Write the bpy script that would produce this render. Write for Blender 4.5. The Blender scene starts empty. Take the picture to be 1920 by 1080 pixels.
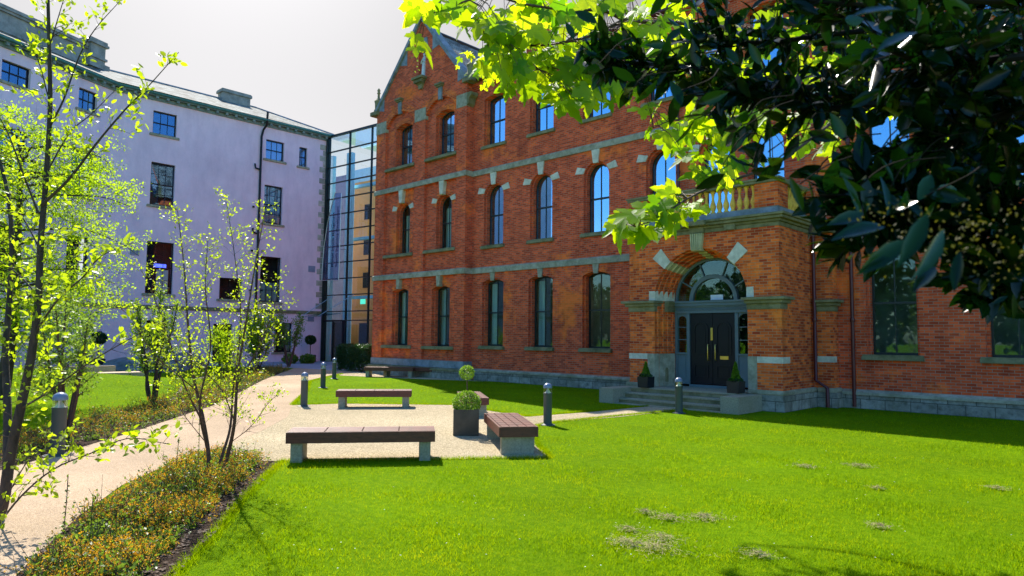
import bpy, bmesh, math, random
import numpy as np
from mathutils import Vector, Matrix
from mathutils.geometry import tessellate_polygon
random.seed(7); RNG = np.random.default_rng(11)
sc = bpy.context.scene
COL = sc.collection
rad = math.radians
# ------------------------------------------------------------------ camera
RT = np.array([0.7194, 0.6946, 0.0093]); UP = np.array([0.0423, -0.0572, 0.9975]); FW = np.array([-0.6933, 0.7172, 0.0705])
FW /= np.linalg.norm(FW); RT -= FW*(RT@FW); RT /= np.linalg.norm(RT); UP = np.cross(RT, FW)
CAM = np.array([0., 0., 1.9]); FPX = 1292.2
cd = bpy.data.cameras.new('camera'); cam = bpy.data.objects.new('camera', cd); COL.objects.link(cam)
cam.matrix_world = Matrix(((RT[0], UP[0], -FW[0], CAM[0]), (RT[1], UP[1], -FW[1], CAM[1]), (RT[2], UP[2], -FW[2], CAM[2]), (0, 0, 0, 1)))
cd.sensor_width = 36; cd.lens = 36*FPX/1920; cd.clip_start = 0.1; cd.clip_end = 2000
cd.dof.use_dof = True; cd.dof.focus_distance = 14; cd.dof.aperture_fstop = 5.6
sc.camera = cam
def at(px, py, dep):                      # a point seen at that pixel of the photo, dep metres along the view axis
    return CAM + dep*(FW + RT*(px-960)/FPX - UP*(py-540)/FPX)
# ------------------------------------------------------------------ sky, sun, exposure
SUN = Vector((-0.88, 0.36, 1.0)).normalized()
w = bpy.data.worlds.new('World'); sc.world = w; w.use_nodes = True
nt = w.node_tree; nt.nodes.clear()
def wn(t, **k):
    n = nt.nodes.new(t)
    for a, b in k.items(): setattr(n, a, b)
    return n
sky = wn('ShaderNodeTexSky', sky_type='NISHITA', sun_disc=False)
sky.sun_elevation = math.asin(SUN.z); sky.sun_rotation = math.atan2(SUN.x, SUN.y)
sky.air_density = 1.0; sky.dust_density = 1.2; sky.ozone_density = 3.0
# thin white haze veils the half of the sky around the sun; the far half stays blue
tc = wn('ShaderNodeTexCoord'); dt = wn('ShaderNodeVectorMath', operation='DOT_PRODUCT'); dt.inputs[1].default_value = (-0.926, 0.379, 0.0)
mr = wn('ShaderNodeMapRange'); mr.inputs[1].default_value = 0.33; mr.inputs[2].default_value = 0.60
veil = wn('ShaderNodeRGBToBW'); mul = wn('ShaderNodeMixRGB', blend_type='MULTIPLY'); mul.inputs[0].default_value = 1; mul.inputs[2].default_value = (0.43, 0.423, 0.430, 1)
mix = wn('ShaderNodeMixRGB'); bg = wn('ShaderNodeBackground'); bg.inputs[1].default_value = 0.15; out = wn('ShaderNodeOutputWorld')
sat = wn('ShaderNodeHueSaturation'); sat.inputs['Saturation'].default_value = 1.35; sat.inputs['Value'].default_value = 1.1
L = nt.links.new
L(tc.outputs['Generated'], dt.inputs[0]); L(dt.outputs['Value'], mr.inputs[0]); L(sky.outputs[0], veil.inputs[0]); L(veil.outputs[0], mul.inputs[1])
L(mr.outputs[0], mix.inputs[0]); L(sky.outputs[0], sat.inputs['Color']); L(sat.outputs[0], mix.inputs[1]); L(mul.outputs[0], mix.inputs[2]); L(mix.outputs[0], bg.inputs[0]); L(bg.outputs[0], out.inputs[0])
sd = bpy.data.lights.new('sun', 'SUN'); sd.energy = 4.6; sd.angle = rad(0.5); sd.color = (1, 0.94, 0.84)
so = bpy.data.objects.new('sun', sd); COL.objects.link(so); so.rotation_euler = SUN.to_track_quat('Z', 'Y').to_euler()
vs = sc.view_settings; vs.view_transform = 'Standard'; vs.look = 'None'; vs.exposure = 0.98; vs.gamma = 1; vs.use_curve_mapping = False
sc.cycles.max_bounces = 8; sc.cycles.transparent_max_bounces = 12
# ------------------------------------------------------------------ materials
def nodes(name):
    m = bpy.data.materials.new(name); m.use_nodes = True; t = m.node_tree
    return m, t, t.nodes['Principled BSDF'], t.nodes['Material Output']
def N(t, typ, **k):
    n = t.nodes.new(typ)
    for a, b in k.items(): setattr(n, a, b)
    return n
def ramp(t, src, stops):
    r = N(t, 'ShaderNodeValToRGB'); e = r.color_ramp.elements
    while len(e) < len(stops): e.new(0.5)
    for i, (p, c) in enumerate(stops): e[i].position = p; e[i].color = (*c, 1) if len(c) == 3 else c
    t.links.new(src, r.inputs[0]); return r
def noise(t, vec, scale, detail=4, rough=0.6):
    n = N(t, 'ShaderNodeTexNoise'); n.inputs['Scale'].default_value = scale; n.inputs['Detail'].default_value = detail; n.inputs['Roughness'].default_value = rough
    if vec is not None: t.links.new(vec, n.inputs['Vector'])
    return n
def mixc(t, f, a, b, mode='MIX'):
    m = N(t, 'ShaderNodeMixRGB', blend_type=mode)
    for i, x in ((0, f), (1, a), (2, b)):
        if isinstance(x, (int, float)): m.inputs[i].default_value = x
        elif isinstance(x, tuple): m.inputs[i].default_value = (*x, 1)
        else: t.links.new(x, m.inputs[i])
    return m
def bump(t, p, h, s, d=0.02):
    b = N(t, 'ShaderNodeBump'); b.inputs['Strength'].default_value = s; b.inputs['Distance'].default_value = d
    t.links.new(h, b.inputs['Height']); t.links.new(b.outputs[0], p.inputs['Normal'])
def mat(name, c, rough=0.7, metal=0, var=0.25, scale=3, bmp=0, bscale=40, spec=0.5, c2=None, stretch=None):
    m, t, p, o = nodes(name); g = N(t, 'ShaderNodeNewGeometry'); src = g.outputs['Position']
    if stretch:
        mp = N(t, 'ShaderNodeMapping'); mp.inputs['Scale'].default_value = stretch; t.links.new(src, mp.inputs[0]); src = mp.outputs[0]
    n = noise(t, src, scale, 6, 0.65)
    lo = tuple(x*(1-var) for x in c); hi = c2 or tuple(min(1, x*(1+var)) for x in c)
    r = ramp(t, n.outputs[0], [(0.3, lo), (0.7, hi)]); t.links.new(r.outputs[0], p.inputs['Base Color'])
    p.inputs['Roughness'].default_value = rough; p.inputs['Metallic'].default_value = metal; p.inputs['Specular IOR Level'].default_value = spec
    if bmp: bump(t, p, noise(t, g.outputs['Position'], bscale, 4).outputs[0], bmp)
    return m
def wallvec(t):                             # (along wall, height) whatever way the face looks
    g = N(t, 'ShaderNodeNewGeometry'); sp = N(t, 'ShaderNodeSeparateXYZ'); t.links.new(g.outputs['Position'], sp.inputs[0])
    sn = N(t, 'ShaderNodeSeparateXYZ'); t.links.new(g.outputs['True Normal'], sn.inputs[0])
    ax = N(t, 'ShaderNodeMath', operation='ABSOLUTE'); t.links.new(sn.outputs[0], ax.inputs[0])
    gt = N(t, 'ShaderNodeMath', operation='GREATER_THAN'); gt.inputs[1].default_value = 0.7; t.links.new(ax.outputs[0], gt.inputs[0])
    mx = N(t, 'ShaderNodeMix'); t.links.new(gt.outputs[0], mx.inputs[0]); t.links.new(sp.outputs[0], mx.inputs[2]); t.links.new(sp.outputs[1], mx.inputs[3])
    cb = N(t, 'ShaderNodeCombineXYZ'); t.links.new(mx.outputs[0], cb.inputs[0]); t.links.new(sp.outputs[2], cb.inputs[1])
    return g.outputs['Position'], cb.outputs[0], sp.outputs[2]
def brick_mat(name, a, b, patch, pale=0.5, mortar=(0.34, 0.22, 0.15)):
    m, t, p, o = nodes(name); pos, uv, z = wallvec(t)
    br = N(t, 'ShaderNodeTexBrick'); br.offset = 0.5
    for k, v in (('Scale', 1), ('Mortar Size', 0.007), ('Mortar Smooth', 0.2), ('Bias', 0.0), ('Brick Width', 0.225), ('Row Height', 0.075)): br.inputs[k].default_value = v
    br.inputs['Color1'].default_value = (*a, 1); br.inputs['Color2'].default_value = (*b, 1); br.inputs['Mortar'].default_value = (*mortar, 1); t.links.new(uv, br.inputs['Vector'])
    n1 = noise(t, pos, 0.55, 5, 0.7); r1 = ramp(t, n1.outputs[0], [(0.55, (0, 0, 0)), (0.64, (0.6, 0.6, 0.6))]); c1 = mixc(t, r1.outputs[0], br.outputs[0], patch)
    mp = N(t, 'ShaderNodeMapping'); mp.inputs['Scale'].default_value = (3.2, 13.3, 1); t.links.new(uv, mp.inputs[0])
    n2 = noise(t, pos, 2.2, 4, 0.6); r2 = ramp(t, n2.outputs[0], [(0.3, (0.88, 0.86, 0.86)), (0.6, (1.12, 1.12, 1.12))]); c2 = mixc(t, 1.0, c1.outputs[0], r2.outputs[0], 'MULTIPLY')
    n3 = noise(t, mp.outputs[0], 2.3, 3, 0.6); r3 = ramp(t, n3.outputs[0], [(0.66, (0, 0, 0)), (0.74, (pale, pale, pale))]); c3 = mixc(t, r3.outputs[0], c2.outputs[0], (0.62, 0.36, 0.22))
    mp2 = N(t, 'ShaderNodeMapping'); mp2.inputs['Scale'].default_value = (1.0, 0.25, 1); t.links.new(uv, mp2.inputs[0])
    n4 = noise(t, mp2.outputs[0], 1.1, 6, 0.7); r4 = ramp(t, n4.outputs[0], [(0.28, (0.68, 0.62, 0.62)), (0.48, (1.06, 1.02, 1.02))]); c4 = mixc(t, 1.0, c3.outputs[0], r4.outputs[0], 'MULTIPLY')
    t.links.new(c4.outputs[0], p.inputs['Base Color']); p.inputs['Roughness'].default_value = 0.9; p.inputs['Specular IOR Level'].default_value = 0.2
    bump(t, p, br.outputs['Fac'], -0.6, 0.01); return m
M = {}
M['brick'] = brick_mat('red_brick', (0.42, 0.050, 0.016), (0.82, 0.125, 0.034), (0.90, 0.20, 0.022))
M['brick_porch'] = brick_mat('orange_brick', (0.38, 0.042, 0.012), (0.92, 0.185, 0.028), (0.90, 0.24, 0.028), 0.35, (0.42, 0.24, 0.13))
def stone_mat(name, c, dark, moss, scale=4, blocks=None):
    m, t, p, o = nodes(name); pos, uv, z = wallvec(t)
    n = noise(t, pos, scale, 8, 0.7); r = ramp(t, n.outputs[0], [(0.3, dark), (0.55, c), (0.8, tuple(min(1, x*1.25) for x in c))])
    n2 = noise(t, pos, 1.3, 6, 0.75); r2 = ramp(t, n2.outputs[0], [(0.45, (0, 0, 0)), (0.7, (0.75, 0.75, 0.75))]); c1 = mixc(t, r2.outputs[0], r.outputs[0], moss)
    last = c1; h = n.outputs[0]
    if blocks:
        br = N(t, 'ShaderNodeTexBrick'); br.offset = 0.37
        for k, v in (('Scale', 1), ('Mortar Size', 0.012), ('Mortar Smooth', 0.3), ('Brick Width', blocks[0]), ('Row Height', blocks[1])): br.inputs[k].default_value = v
        br.inputs['Color1'].default_value = (0.75, 0.75, 0.75, 1); br.inputs['Color2'].default_value = (1.2, 1.2, 1.25, 1); br.inputs['Mortar'].default_value = (0.35, 0.35, 0.33, 1); t.links.new(uv, br.inputs['Vector'])
        last = mixc(t, 1.0, c1.outputs[0], br.outputs[0], 'MULTIPLY')
    t.links.new(last.outputs[0], p.inputs['Base Color']); p.inputs['Roughness'].default_value = 0.85; bump(t, p, h, 0.7 if blocks else 0.35, 0.04 if blocks else 0.015); return m
M['stone'] = stone_mat('weathered_stone', (0.42, 0.39, 0.28), (0.19, 0.18, 0.11), (0.19, 0.19, 0.09))
M['stone_light'] = stone_mat('pale_stone', (0.70, 0.66, 0.52), (0.42, 0.40, 0.30), (0.50, 0.48, 0.32))
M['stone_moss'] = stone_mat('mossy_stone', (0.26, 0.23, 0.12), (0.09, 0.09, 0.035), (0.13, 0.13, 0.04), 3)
M['stone_blue'] = stone_mat('lead_grey_stone', (0.26, 0.30, 0.34), (0.10, 0.13, 0.15), (0.16, 0.18, 0.15), 3)
M['stone_grey'] = stone_mat('smoke_grey_stone', (0.34, 0.33, 0.30), (0.16, 0.16, 0.15), (0.18, 0.18, 0.15), 2)
M['stone_cream'] = stone_mat('cream_stone', (0.55, 0.50, 0.28), (0.34, 0.32, 0.16), (0.32, 0.32, 0.15), 5)
M['granite'] = stone_mat('rock_faced_granite', (0.33, 0.32, 0.26), (0.12, 0.12, 0.09), (0.17, 0.17, 0.10), 6, (0.62, 0.27))
M['concrete'] = stone_mat('granite_concrete', (0.34, 0.31, 0.22), (0.18, 0.17, 0.11), (0.23, 0.22, 0.12), 30)
def render_mat():
    m, t, p, o = nodes('lilac_render'); pos, uv, z = wallvec(t); mp = N(t, 'ShaderNodeMapping'); mp.inputs['Scale'].default_value = (1.1, 0.3, 1); t.links.new(uv, mp.inputs[0])
    a = ramp(t, noise(t, mp.outputs[0], 1.6, 6, 0.7).outputs[0], [(0.25, (0.80, 0.59, 0.69)), (0.55, (0.92, 0.70, 0.79)), (0.8, (0.95, 0.75, 0.83))]); b = ramp(t, noise(t, pos, 0.35, 8, 0.75).outputs[0], [(0.3, (0.86, 0.87, 0.88)), (0.6, (1.02, 1.02, 1.02))])
    c = mixc(t, 1, a.outputs[0], b.outputs[0], 'MULTIPLY'); st = ramp(t, noise(t, pos, 5, 8, 0.8).outputs[0], [(0.70, (0, 0, 0)), (0.82, (0.35, 0.35, 0.35))]); c = mixc(t, st.outputs[0], c.outputs[0], (0.42, 0.38, 0.42))
    t.links.new(c.outputs[0], p.inputs['Base Color']); p.inputs['Roughness'].default_value = 0.92; p.inputs['Specular IOR Level'].default_value = 0.15; bump(t, p, noise(t, pos, 14, 6, 0.7).outputs[0], 0.35, 0.02); return m
M['render'] = render_mat()
M['quoin'] = stone_mat('quoin_stone', (0.48, 0.46, 0.38), (0.25, 0.26, 0.2), (0.28, 0.29, 0.2), 3, (0.7, 0.42))
M['teal'] = mat('teal_gutter_paint', (0.05, 0.20, 0.19), 0.5, var=0.3)
M['soffit'] = mat('grey_green_cornice', (0.20, 0.27, 0.25), 0.7, var=0.3)
def slate_mat():
    m, t, p, o = nodes('slate'); g = N(t, 'ShaderNodeNewGeometry'); sp = N(t, 'ShaderNodeSeparateXYZ'); t.links.new(g.outputs['Position'], sp.inputs[0])
    ad = N(t, 'ShaderNodeMath', operation='ADD'); t.links.new(sp.outputs[0], ad.inputs[0]); t.links.new(sp.outputs[1], ad.inputs[1])
    cb = N(t, 'ShaderNodeCombineXYZ'); t.links.new(ad.outputs[0], cb.inputs[0]); t.links.new(sp.outputs[2], cb.inputs[1])
    br = N(t, 'ShaderNodeTexBrick')
    for k, v in (('Scale', 1), ('Mortar Size', 0.01), ('Brick Width', 0.28), ('Row Height', 0.13)): br.inputs[k].default_value = v
    br.inputs['Color1'].default_value = (0.15, 0.16, 0.15, 1); br.inputs['Color2'].default_value = (0.28, 0.29, 0.27, 1); br.inputs['Mortar'].default_value = (0.05, 0.06, 0.06, 1); t.links.new(cb.outputs[0], br.inputs['Vector'])
    n = noise(t, g.outputs['Position'], 1.5, 6); r = ramp(t, n.outputs[0], [(0.38, (0.4, 0.4, 0.38)), (0.6, (1.3, 1.3, 1.25))]); c = mixc(t, 1, br.outputs[0], r.outputs[0], 'MULTIPLY')
    t.links.new(c.outputs[0], p.inputs['Base Color']); p.inputs['Roughness'].default_value = 0.85; p.inputs['Specular IOR Level'].default_value = 0.12
    bump(t, p, br.outputs['Fac'], -0.4, 0.02); return m
M['slate'] = slate_mat()
def glass_mat(name, tint, gloss, rough=0.02, trans=(0.5, 0.55, 0.55), wob=0.02):
    m, t, p, o = nodes(name); t.nodes.remove(p)
    gl = N(t, 'ShaderNodeBsdfGlossy'); gl.inputs['Color'].default_value = (*tint, 1); gl.inputs['Roughness'].default_value = rough
    tr = N(t, 'ShaderNodeBsdfTransparent'); tr.inputs['Color'].default_value = (*trans, 1)
    g0 = N(t, 'ShaderNodeNewGeometry'); dp = N(t, 'ShaderNodeVectorMath', operation='DOT_PRODUCT'); t.links.new(g0.outputs['Normal'], dp.inputs[0]); t.links.new(g0.outputs['Incoming'], dp.inputs[1])
    ab = N(t, 'ShaderNodeMath', operation='ABSOLUTE'); t.links.new(dp.outputs['Value'], ab.inputs[0]); iv = N(t, 'ShaderNodeMath', operation='SUBTRACT'); iv.inputs[0].default_value = 1; t.links.new(ab.outputs[0], iv.inputs[1])
    pw = N(t, 'ShaderNodeMath', operation='POWER'); pw.inputs[1].default_value = 5; t.links.new(iv.outputs[0], pw.inputs[0])
    ad = N(t, 'ShaderNodeMath', operation='ADD', use_clamp=True); ad.inputs[1].default_value = gloss+0.04; t.links.new(pw.outputs[0], ad.inputs[0])
    mx = N(t, 'ShaderNodeMixShader'); t.links.new(ad.outputs[0], mx.inputs[0]); t.links.new(tr.outputs[0], mx.inputs[1]); t.links.new(gl.outputs[0], mx.inputs[2]); t.links.new(mx.outputs[0], o.inputs[0])
    b = N(t, 'ShaderNodeBump'); b.inputs['Strength'].default_value = wob; g = N(t, 'ShaderNodeNewGeometry'); t.links.new(noise(t, g.outputs['Position'], 1.2, 2).outputs[0], b.inputs['Height']); t.links.new(b.outputs[0], gl.inputs['Normal'])
    return m
M['glass'] = glass_mat('window_glass', (0.42, 0.74, 1.0), 0.55, trans=(0.75, 0.8, 0.8), wob=0.04)
M['glass_lilac'] = glass_mat('old_window_glass', (0.8, 0.9, 1.0), -0.03, trans=(0.85, 0.88, 0.9), wob=0.1)
M['glass_upper'] = glass_mat('sky_reflecting_glass', (0.35, 0.6, 0.95), 0.16, trans=(0.8, 0.85, 0.9), wob=0.06)
M['glass_link'] = glass_mat('curtain_wall_glass', (0.6, 0.85, 1.0), 0.02, trans=(0.90, 0.97, 1.0))
M['glass_dim'] = glass_mat('ground_floor_glass', (0.6, 0.85, 0.85), 0.03, trans=(0.90, 0.95, 0.92))
M['glass_lamp'] = glass_mat('clear_lamp_glass', (1, 1, 1), 0.06, trans=(0.9, 0.93, 0.9))
M['glass_banner'] = glass_mat('banner_film', (0.7, 0.8, 1), 0.05, 0.3, (0.62, 0.74, 0.88))
M['black'] = mat('black_gloss_paint', (0.005, 0.007, 0.012), 0.35, var=0.1, spec=0.3)
M['sash'] = mat('dark_green_black_sash', (0.010, 0.018, 0.018), 0.4, var=0.2)
M['dark'] = mat('dark_interior', (0.03, 0.032, 0.03), 0.9, var=0.5, scale=1.0)
M['interior'] = mat('dim_room', (0.30, 0.36, 0.32), 0.9, var=0.6, scale=0.8)
M['blind'] = mat('white_blind', (0.75, 0.76, 0.74), 0.8, var=0.08, stretch=(1, 1, 30))
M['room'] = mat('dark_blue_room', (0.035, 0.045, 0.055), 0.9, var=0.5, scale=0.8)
M['curtain'] = mat('green_grey_curtain', (0.36, 0.48, 0.42), 0.9, var=0.5, scale=6, stretch=(1, 1, 0.02))
M['gutter'] = mat('oxblood_gutter_paint', (0.10, 0.012, 0.014), 0.4, var=0.2)
M['joinery'] = mat('grey_green_joinery', (0.115, 0.165, 0.175), 0.5, var=0.12)
M['brass'] = mat('brass', (0.75, 0.55, 0.16), 0.28, metal=1.0, var=0.1)
M['steel'] = mat('brushed_steel', (0.6, 0.6, 0.6), 0.3, metal=1.0, var=0.1)
M['ochre'] = mat('ochre_balusters', (0.98, 0.50, 0.07), 0.8, var=0.3, scale=6)
M['bollard'] = mat('grey_powder_coat', (0.055, 0.072, 0.075), 0.6, var=0.06)
M['bollard_top'] = mat('blue_grey_cap', (0.17, 0.22, 0.32), 0.3, var=0.06)
M['reflector'] = mat('lamp_reflector', (0.75, 0.76, 0.78), 0.3, var=0.05)
M['wood'] = mat('stained_hardwood', (0.11, 0.024, 0.012), 0.48, var=0.4, scale=8, bmp=0.2, bscale=60, stretch=(1, 1, 4))
M['planter'] = mat('zinc_planter', (0.055, 0.045, 0.030), 0.45, var=0.4, scale=5)
M['pot'] = mat('black_pot', (0.01, 0.011, 0.013), 0.4, var=0.1)
M['mauve'] = mat('grey_blue_vent', (0.24, 0.28, 0.38), 0.7, var=0.15)
M['pale_room'] = mat('pale_blue_grey_room', (0.42, 0.52, 0.58), 0.9, var=0.2, scale=0.5)
M['tan_wall'] = mat('buff_interior_wall', (0.85, 0.44, 0.13), 0.9, var=0.15, scale=0.6)
M['aqua'] = mat('pale_aqua_panel', (0.50, 0.85, 0.95), 0.7, var=0.08)
M['paper'] = mat('white_paper', (0.7, 0.75, 0.8), 0.8, var=0.03)
M['statue'] = mat('statue_stone', (0.60, 0.62, 0.60), 0.8, var=0.25, scale=5, bmp=0.3, bscale=14)
M['rock'] = stone_mat('boulder', (0.22, 0.23, 0.24), (0.10, 0.11, 0.11), (0.13, 0.15, 0.10), 3)
M['orange_stone'] = mat('buff_step_stone', (0.50, 0.36, 0.24), 0.85, var=0.2, bmp=0.3)
M['ink'] = mat('navy_lettering', (0.02, 0.025, 0.10), 0.6, var=0.05)
M['straw'] = mat('dry_grass', (0.33, 0.28, 0.12), 0.95, var=0.4, scale=20)
M['chip'] = mat('bark_chip', (0.10, 0.065, 0.045), 0.9, var=0.7, scale=30)
def ground_mat(name, stops, scale, bscale, bs, extra=None):
    m, t, p, o = nodes(name); g = N(t, 'ShaderNodeNewGeometry'); n = noise(t, g.outputs['Position'], scale, 10, 0.75); r = ramp(t, n.outputs[0], stops); c = r
    n2 = noise(t, g.outputs['Position'], 0.35, 4, 0.6); r2 = ramp(t, n2.outputs[0], [(0.3, (0.8, 0.8, 0.8)), (0.7, (1.12, 1.12, 1.12))]); c = mixc(t, 1, r.outputs[0], r2.outputs[0], 'MULTIPLY')
    if extra:
        v = N(t, 'ShaderNodeTexVoronoi'); v.inputs['Scale'].default_value = extra; t.links.new(g.outputs['Position'], v.inputs['Vector'])
        hs = ramp(t, v.outputs['Color'], [(0.2, (0.6, 0.58, 0.55)), (0.75, (1.25, 1.25, 1.25))]); c = mixc(t, 0.8, c.outputs[0], hs.outputs[0], 'MULTIPLY'); bump(t, p, v.outputs['Distance'], bs, 0.02)
    else: bump(t, p, noise(t, g.outputs['Position'], bscale, 6).outputs[0], bs, 0.03)
    t.links.new(c.outputs[0], p.inputs['Base Color']); p.inputs['Roughness'].default_value = 0.95; p.inputs['Specular IOR Level'].default_value = 0.03; return m
M['grass'] = ground_mat('lawn_grass', [(0.25, (0.065, 0.15, 0.001)), (0.5, (0.125, 0.235, 0.001)), (0.8, (0.22, 0.32, 0.004))], 9, 60, 1.0)
M['path'] = ground_mat('resin_bound_path', [(0.3, (0.44, 0.32, 0.21)), (0.7, (0.57, 0.44, 0.31))], 60, 200, 0.4, 130)
M['gravel'] = ground_mat('pale_gravel', [(0.3, (0.38, 0.31, 0.19)), (0.7, (0.72, 0.60, 0.40))], 40, 100, 1.0, 55)
M['paving'] = ground_mat('concrete_paving', [(0.3, (0.30, 0.34, 0.40)), (0.7, (0.38, 0.42, 0.48))], 10, 100, 0.2)
M['mulch'] = ground_mat('bark_mulch', [(0.3, (0.030, 0.020, 0.014)), (0.55, (0.085, 0.060, 0.045)), (0.75, (0.24, 0.19, 0.15))], 35, 60, 1.5, 45)
M['edging'] = mat('timber_edging', (0.2, 0.17, 0.13), 0.9, var=0.3)
def leaf_mat(name, lo_, hi, trans, tmix=0.5, rough=0.45, spec=0.5, lo=0.7):
    m, t, p, o = nodes(name); g = N(t, 'ShaderNodeNewGeometry')
    r = ramp(t, g.outputs['Random Per Island'], [(0.0, lo_), (1.0, hi)]); t.links.new(r.outputs[0], p.inputs['Base Color'])
    p.inputs['Roughness'].default_value = rough; p.inputs['Specular IOR Level'].default_value = spec
    tl = N(t, 'ShaderNodeBsdfTranslucent'); r2 = ramp(t, g.outputs['Random Per Island'], [(0.0, (trans[0]*lo*(0.6 if lo < 0.5 else 1), trans[1]*lo*(1.3 if lo < 0.5 else 1), trans[2]*lo)), (1.0, tuple(min(1, x*1.15) for x in trans))]); t.links.new(r2.outputs[0], tl.inputs[0])
    mx = N(t, 'ShaderNodeMixShader'); mx.inputs[0].default_value = tmix; t.links.new(p.outputs[0], mx.inputs[1]); t.links.new(tl.outputs[0], mx.inputs[2]); t.links.new(mx.outputs[0], o.inputs[0]); return m
def lawn_blade():
    m = leaf_mat('grass_blade', (0.07, 0.16, 0.001), (0.20, 0.31, 0.002), (0.38, 0.56, 0.002), 0.5, 0.9, 0.0); t = m.node_tree; g = N(t, 'ShaderNodeNewGeometry')
    a = ramp(t, noise(t, g.outputs['Position'], 0.9, 5, 0.65).outputs[0], [(0.3, (0.62, 0.78, 0.8)), (0.5, (1, 1, 1)), (0.68, (1.35, 1.12, 1.3))]); b = ramp(t, noise(t, g.outputs['Position'], 4.5, 4, 0.7).outputs[0], [(0.3, (0.75, 0.82, 0.8)), (0.5, (1, 1, 1)), (0.75, (1.4, 1.12, 2.0))]); ab = mixc(t, 1, a.outputs[0], b.outputs[0], 'MULTIPLY')
    for nd, soc in ((t.nodes['Principled BSDF'], 'Base Color'), ([x for x in t.nodes if x.type == 'BSDF_TRANSLUCENT'][0], 'Color')):
        src = nd.inputs[soc].links[0].from_socket; c = mixc(t, 1, src, ab.outputs[0], 'MULTIPLY'); t.links.new(c.outputs[0], nd.inputs[soc])
    return m
M['blade'] = lawn_blade()
M['leaf_birch'] = leaf_mat('birch_leaf', (0.10, 0.20, 0.004), (0.22, 0.34, 0.006), (0.60, 0.78, 0.010), 0.55, 0.4)
M['leaf_fine'] = leaf_mat('fine_spring_leaf', (0.09, 0.20, 0.004), (0.20, 0.34, 0.006), (0.52, 0.74, 0.008), 0.6, 0.6, 0.15)
M['leaf_shrub'] = leaf_mat('shrub_leaf', (0.05, 0.12, 0.012), (0.14, 0.24, 0.03), (0.34, 0.52, 0.05), 0.45)
M['leaf_maple'] = leaf_mat('sycamore_leaf', (0.03, 0.12, 0.004), (0.18, 0.31, 0.010), (0.74, 0.88, 0.006), 0.66, 0.5, lo=0.34)
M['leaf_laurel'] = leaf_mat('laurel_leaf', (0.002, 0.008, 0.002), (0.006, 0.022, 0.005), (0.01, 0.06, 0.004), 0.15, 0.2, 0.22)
M['leaf_dark'] = leaf_mat('dark_box_leaf', (0.010, 0.04, 0.008), (0.03, 0.09, 0.012), (0.05, 0.16, 0.01), 0.3, 0.4)
M['leaf_box'] = leaf_mat('bright_box_leaf', (0.05, 0.14, 0.008), (0.13, 0.26, 0.015), (0.28, 0.5, 0.02), 0.45, 0.4)
M['leaf_cover'] = leaf_mat('ground_cover_leaf', (0.045, 0.11, 0.010), (0.15, 0.24, 0.025), (0.28, 0.44, 0.03), 0.4)
M['flower'] = leaf_mat('orange_flower', (0.80, 0.30, 0.006), (0.98, 0.58, 0.02), (0.95, 0.5, 0.02), 0.4, 0.7)
M['flower_dull'] = leaf_mat('olive_blossom', (0.035, 0.035, 0.006), (0.13, 0.11, 0.012), (0.14, 0.13, 0.01), 0.35, 0.7)
M['bark'] = mat('bark', (0.055, 0.038, 0.030), 0.9, var=0.6, scale=14, bmp=0.8, bscale=30, stretch=(1, 1, 0.3))
M['bark_dark'] = mat('dark_bark', (0.018, 0.014, 0.010), 0.95, var=0.5, scale=14, spec=0.1)
M['bark_red'] = mat('red_brown_bark', (0.10, 0.042, 0.030), 0.7, var=0.5, scale=14, bmp=0.5, bscale=30, stretch=(1, 1, 3))
def emit(name, c, s):
    m, t, p, o = nodes(name); p.inputs['Emission Color'].default_value = (*c, 1); p.inputs['Emission Strength'].default_value = s; return m
M['lamp'] = emit('lit_ceiling_lamp', (1, 0.85, 0.55), 2.0); M['blue_led'] = emit('blue_display', (0.05, 0.08, 1), 1.5); M['green_led'] = emit('green_exit_sign', (0.05, 0.7, 0.4), 0.7)
# ------------------------------------------------------------------ object helpers
def tag(o, label=None, cat=None, group=None, kind=None):
    for k, v in (('label', label), ('category', cat), ('group', group), ('kind', kind)):
        if v: o[k] = v
    return o
def empty(name, loc, label, cat, group=None, rz=0):
    o = bpy.data.objects.new(name, None); COL.objects.link(o); o.location = loc; o.rotation_euler = (0, 0, rz); o.empty_display_size = 0.2
    return tag(o, label, cat, group)
def link(name, me, m, parent=None):
    me.materials.append(M[m]) if isinstance(m, str) else [me.materials.append(M[x]) for x in m]
    o = bpy.data.objects.new(name, me); COL.objects.link(o)
    if parent is not None:
        o.parent = parent
        if parent.type == 'EMPTY': o.matrix_parent_inverse = Matrix.Translation(-parent.location)
    return o
class Fr:                                   # a wall's own frame: u along, d outwards, z up
    def __init__(s, O, U, Nn): s.O = Vector(O); s.U = Vector(U).normalized(); s.N = Vector(Nn).normalized()
    def p(s, u, d, z): return s.O + s.U*u + s.N*d + Vector((0, 0, z))
ID = Fr((0, 0, 0), (1, 0, 0), (0, 1, 0))
def arch(u0, u1, z0, zs, rise, n=12):
    pts = [(u0, z0), (u1, z0), (u1, zs)]
    if rise > 1e-4:
        hw = (u1-u0)/2; R = (hw*hw+rise*rise)/(2*rise); cz = zs+rise-R; cu = (u0+u1)/2
        a = math.atan2(zs-cz, hw)
        for i in range(1, n): b = a+(math.pi-2*a)*i/n; pts.append((cu+R*math.cos(b), cz+R*math.sin(b)))
    pts.append((u0, zs)); return pts
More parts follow.
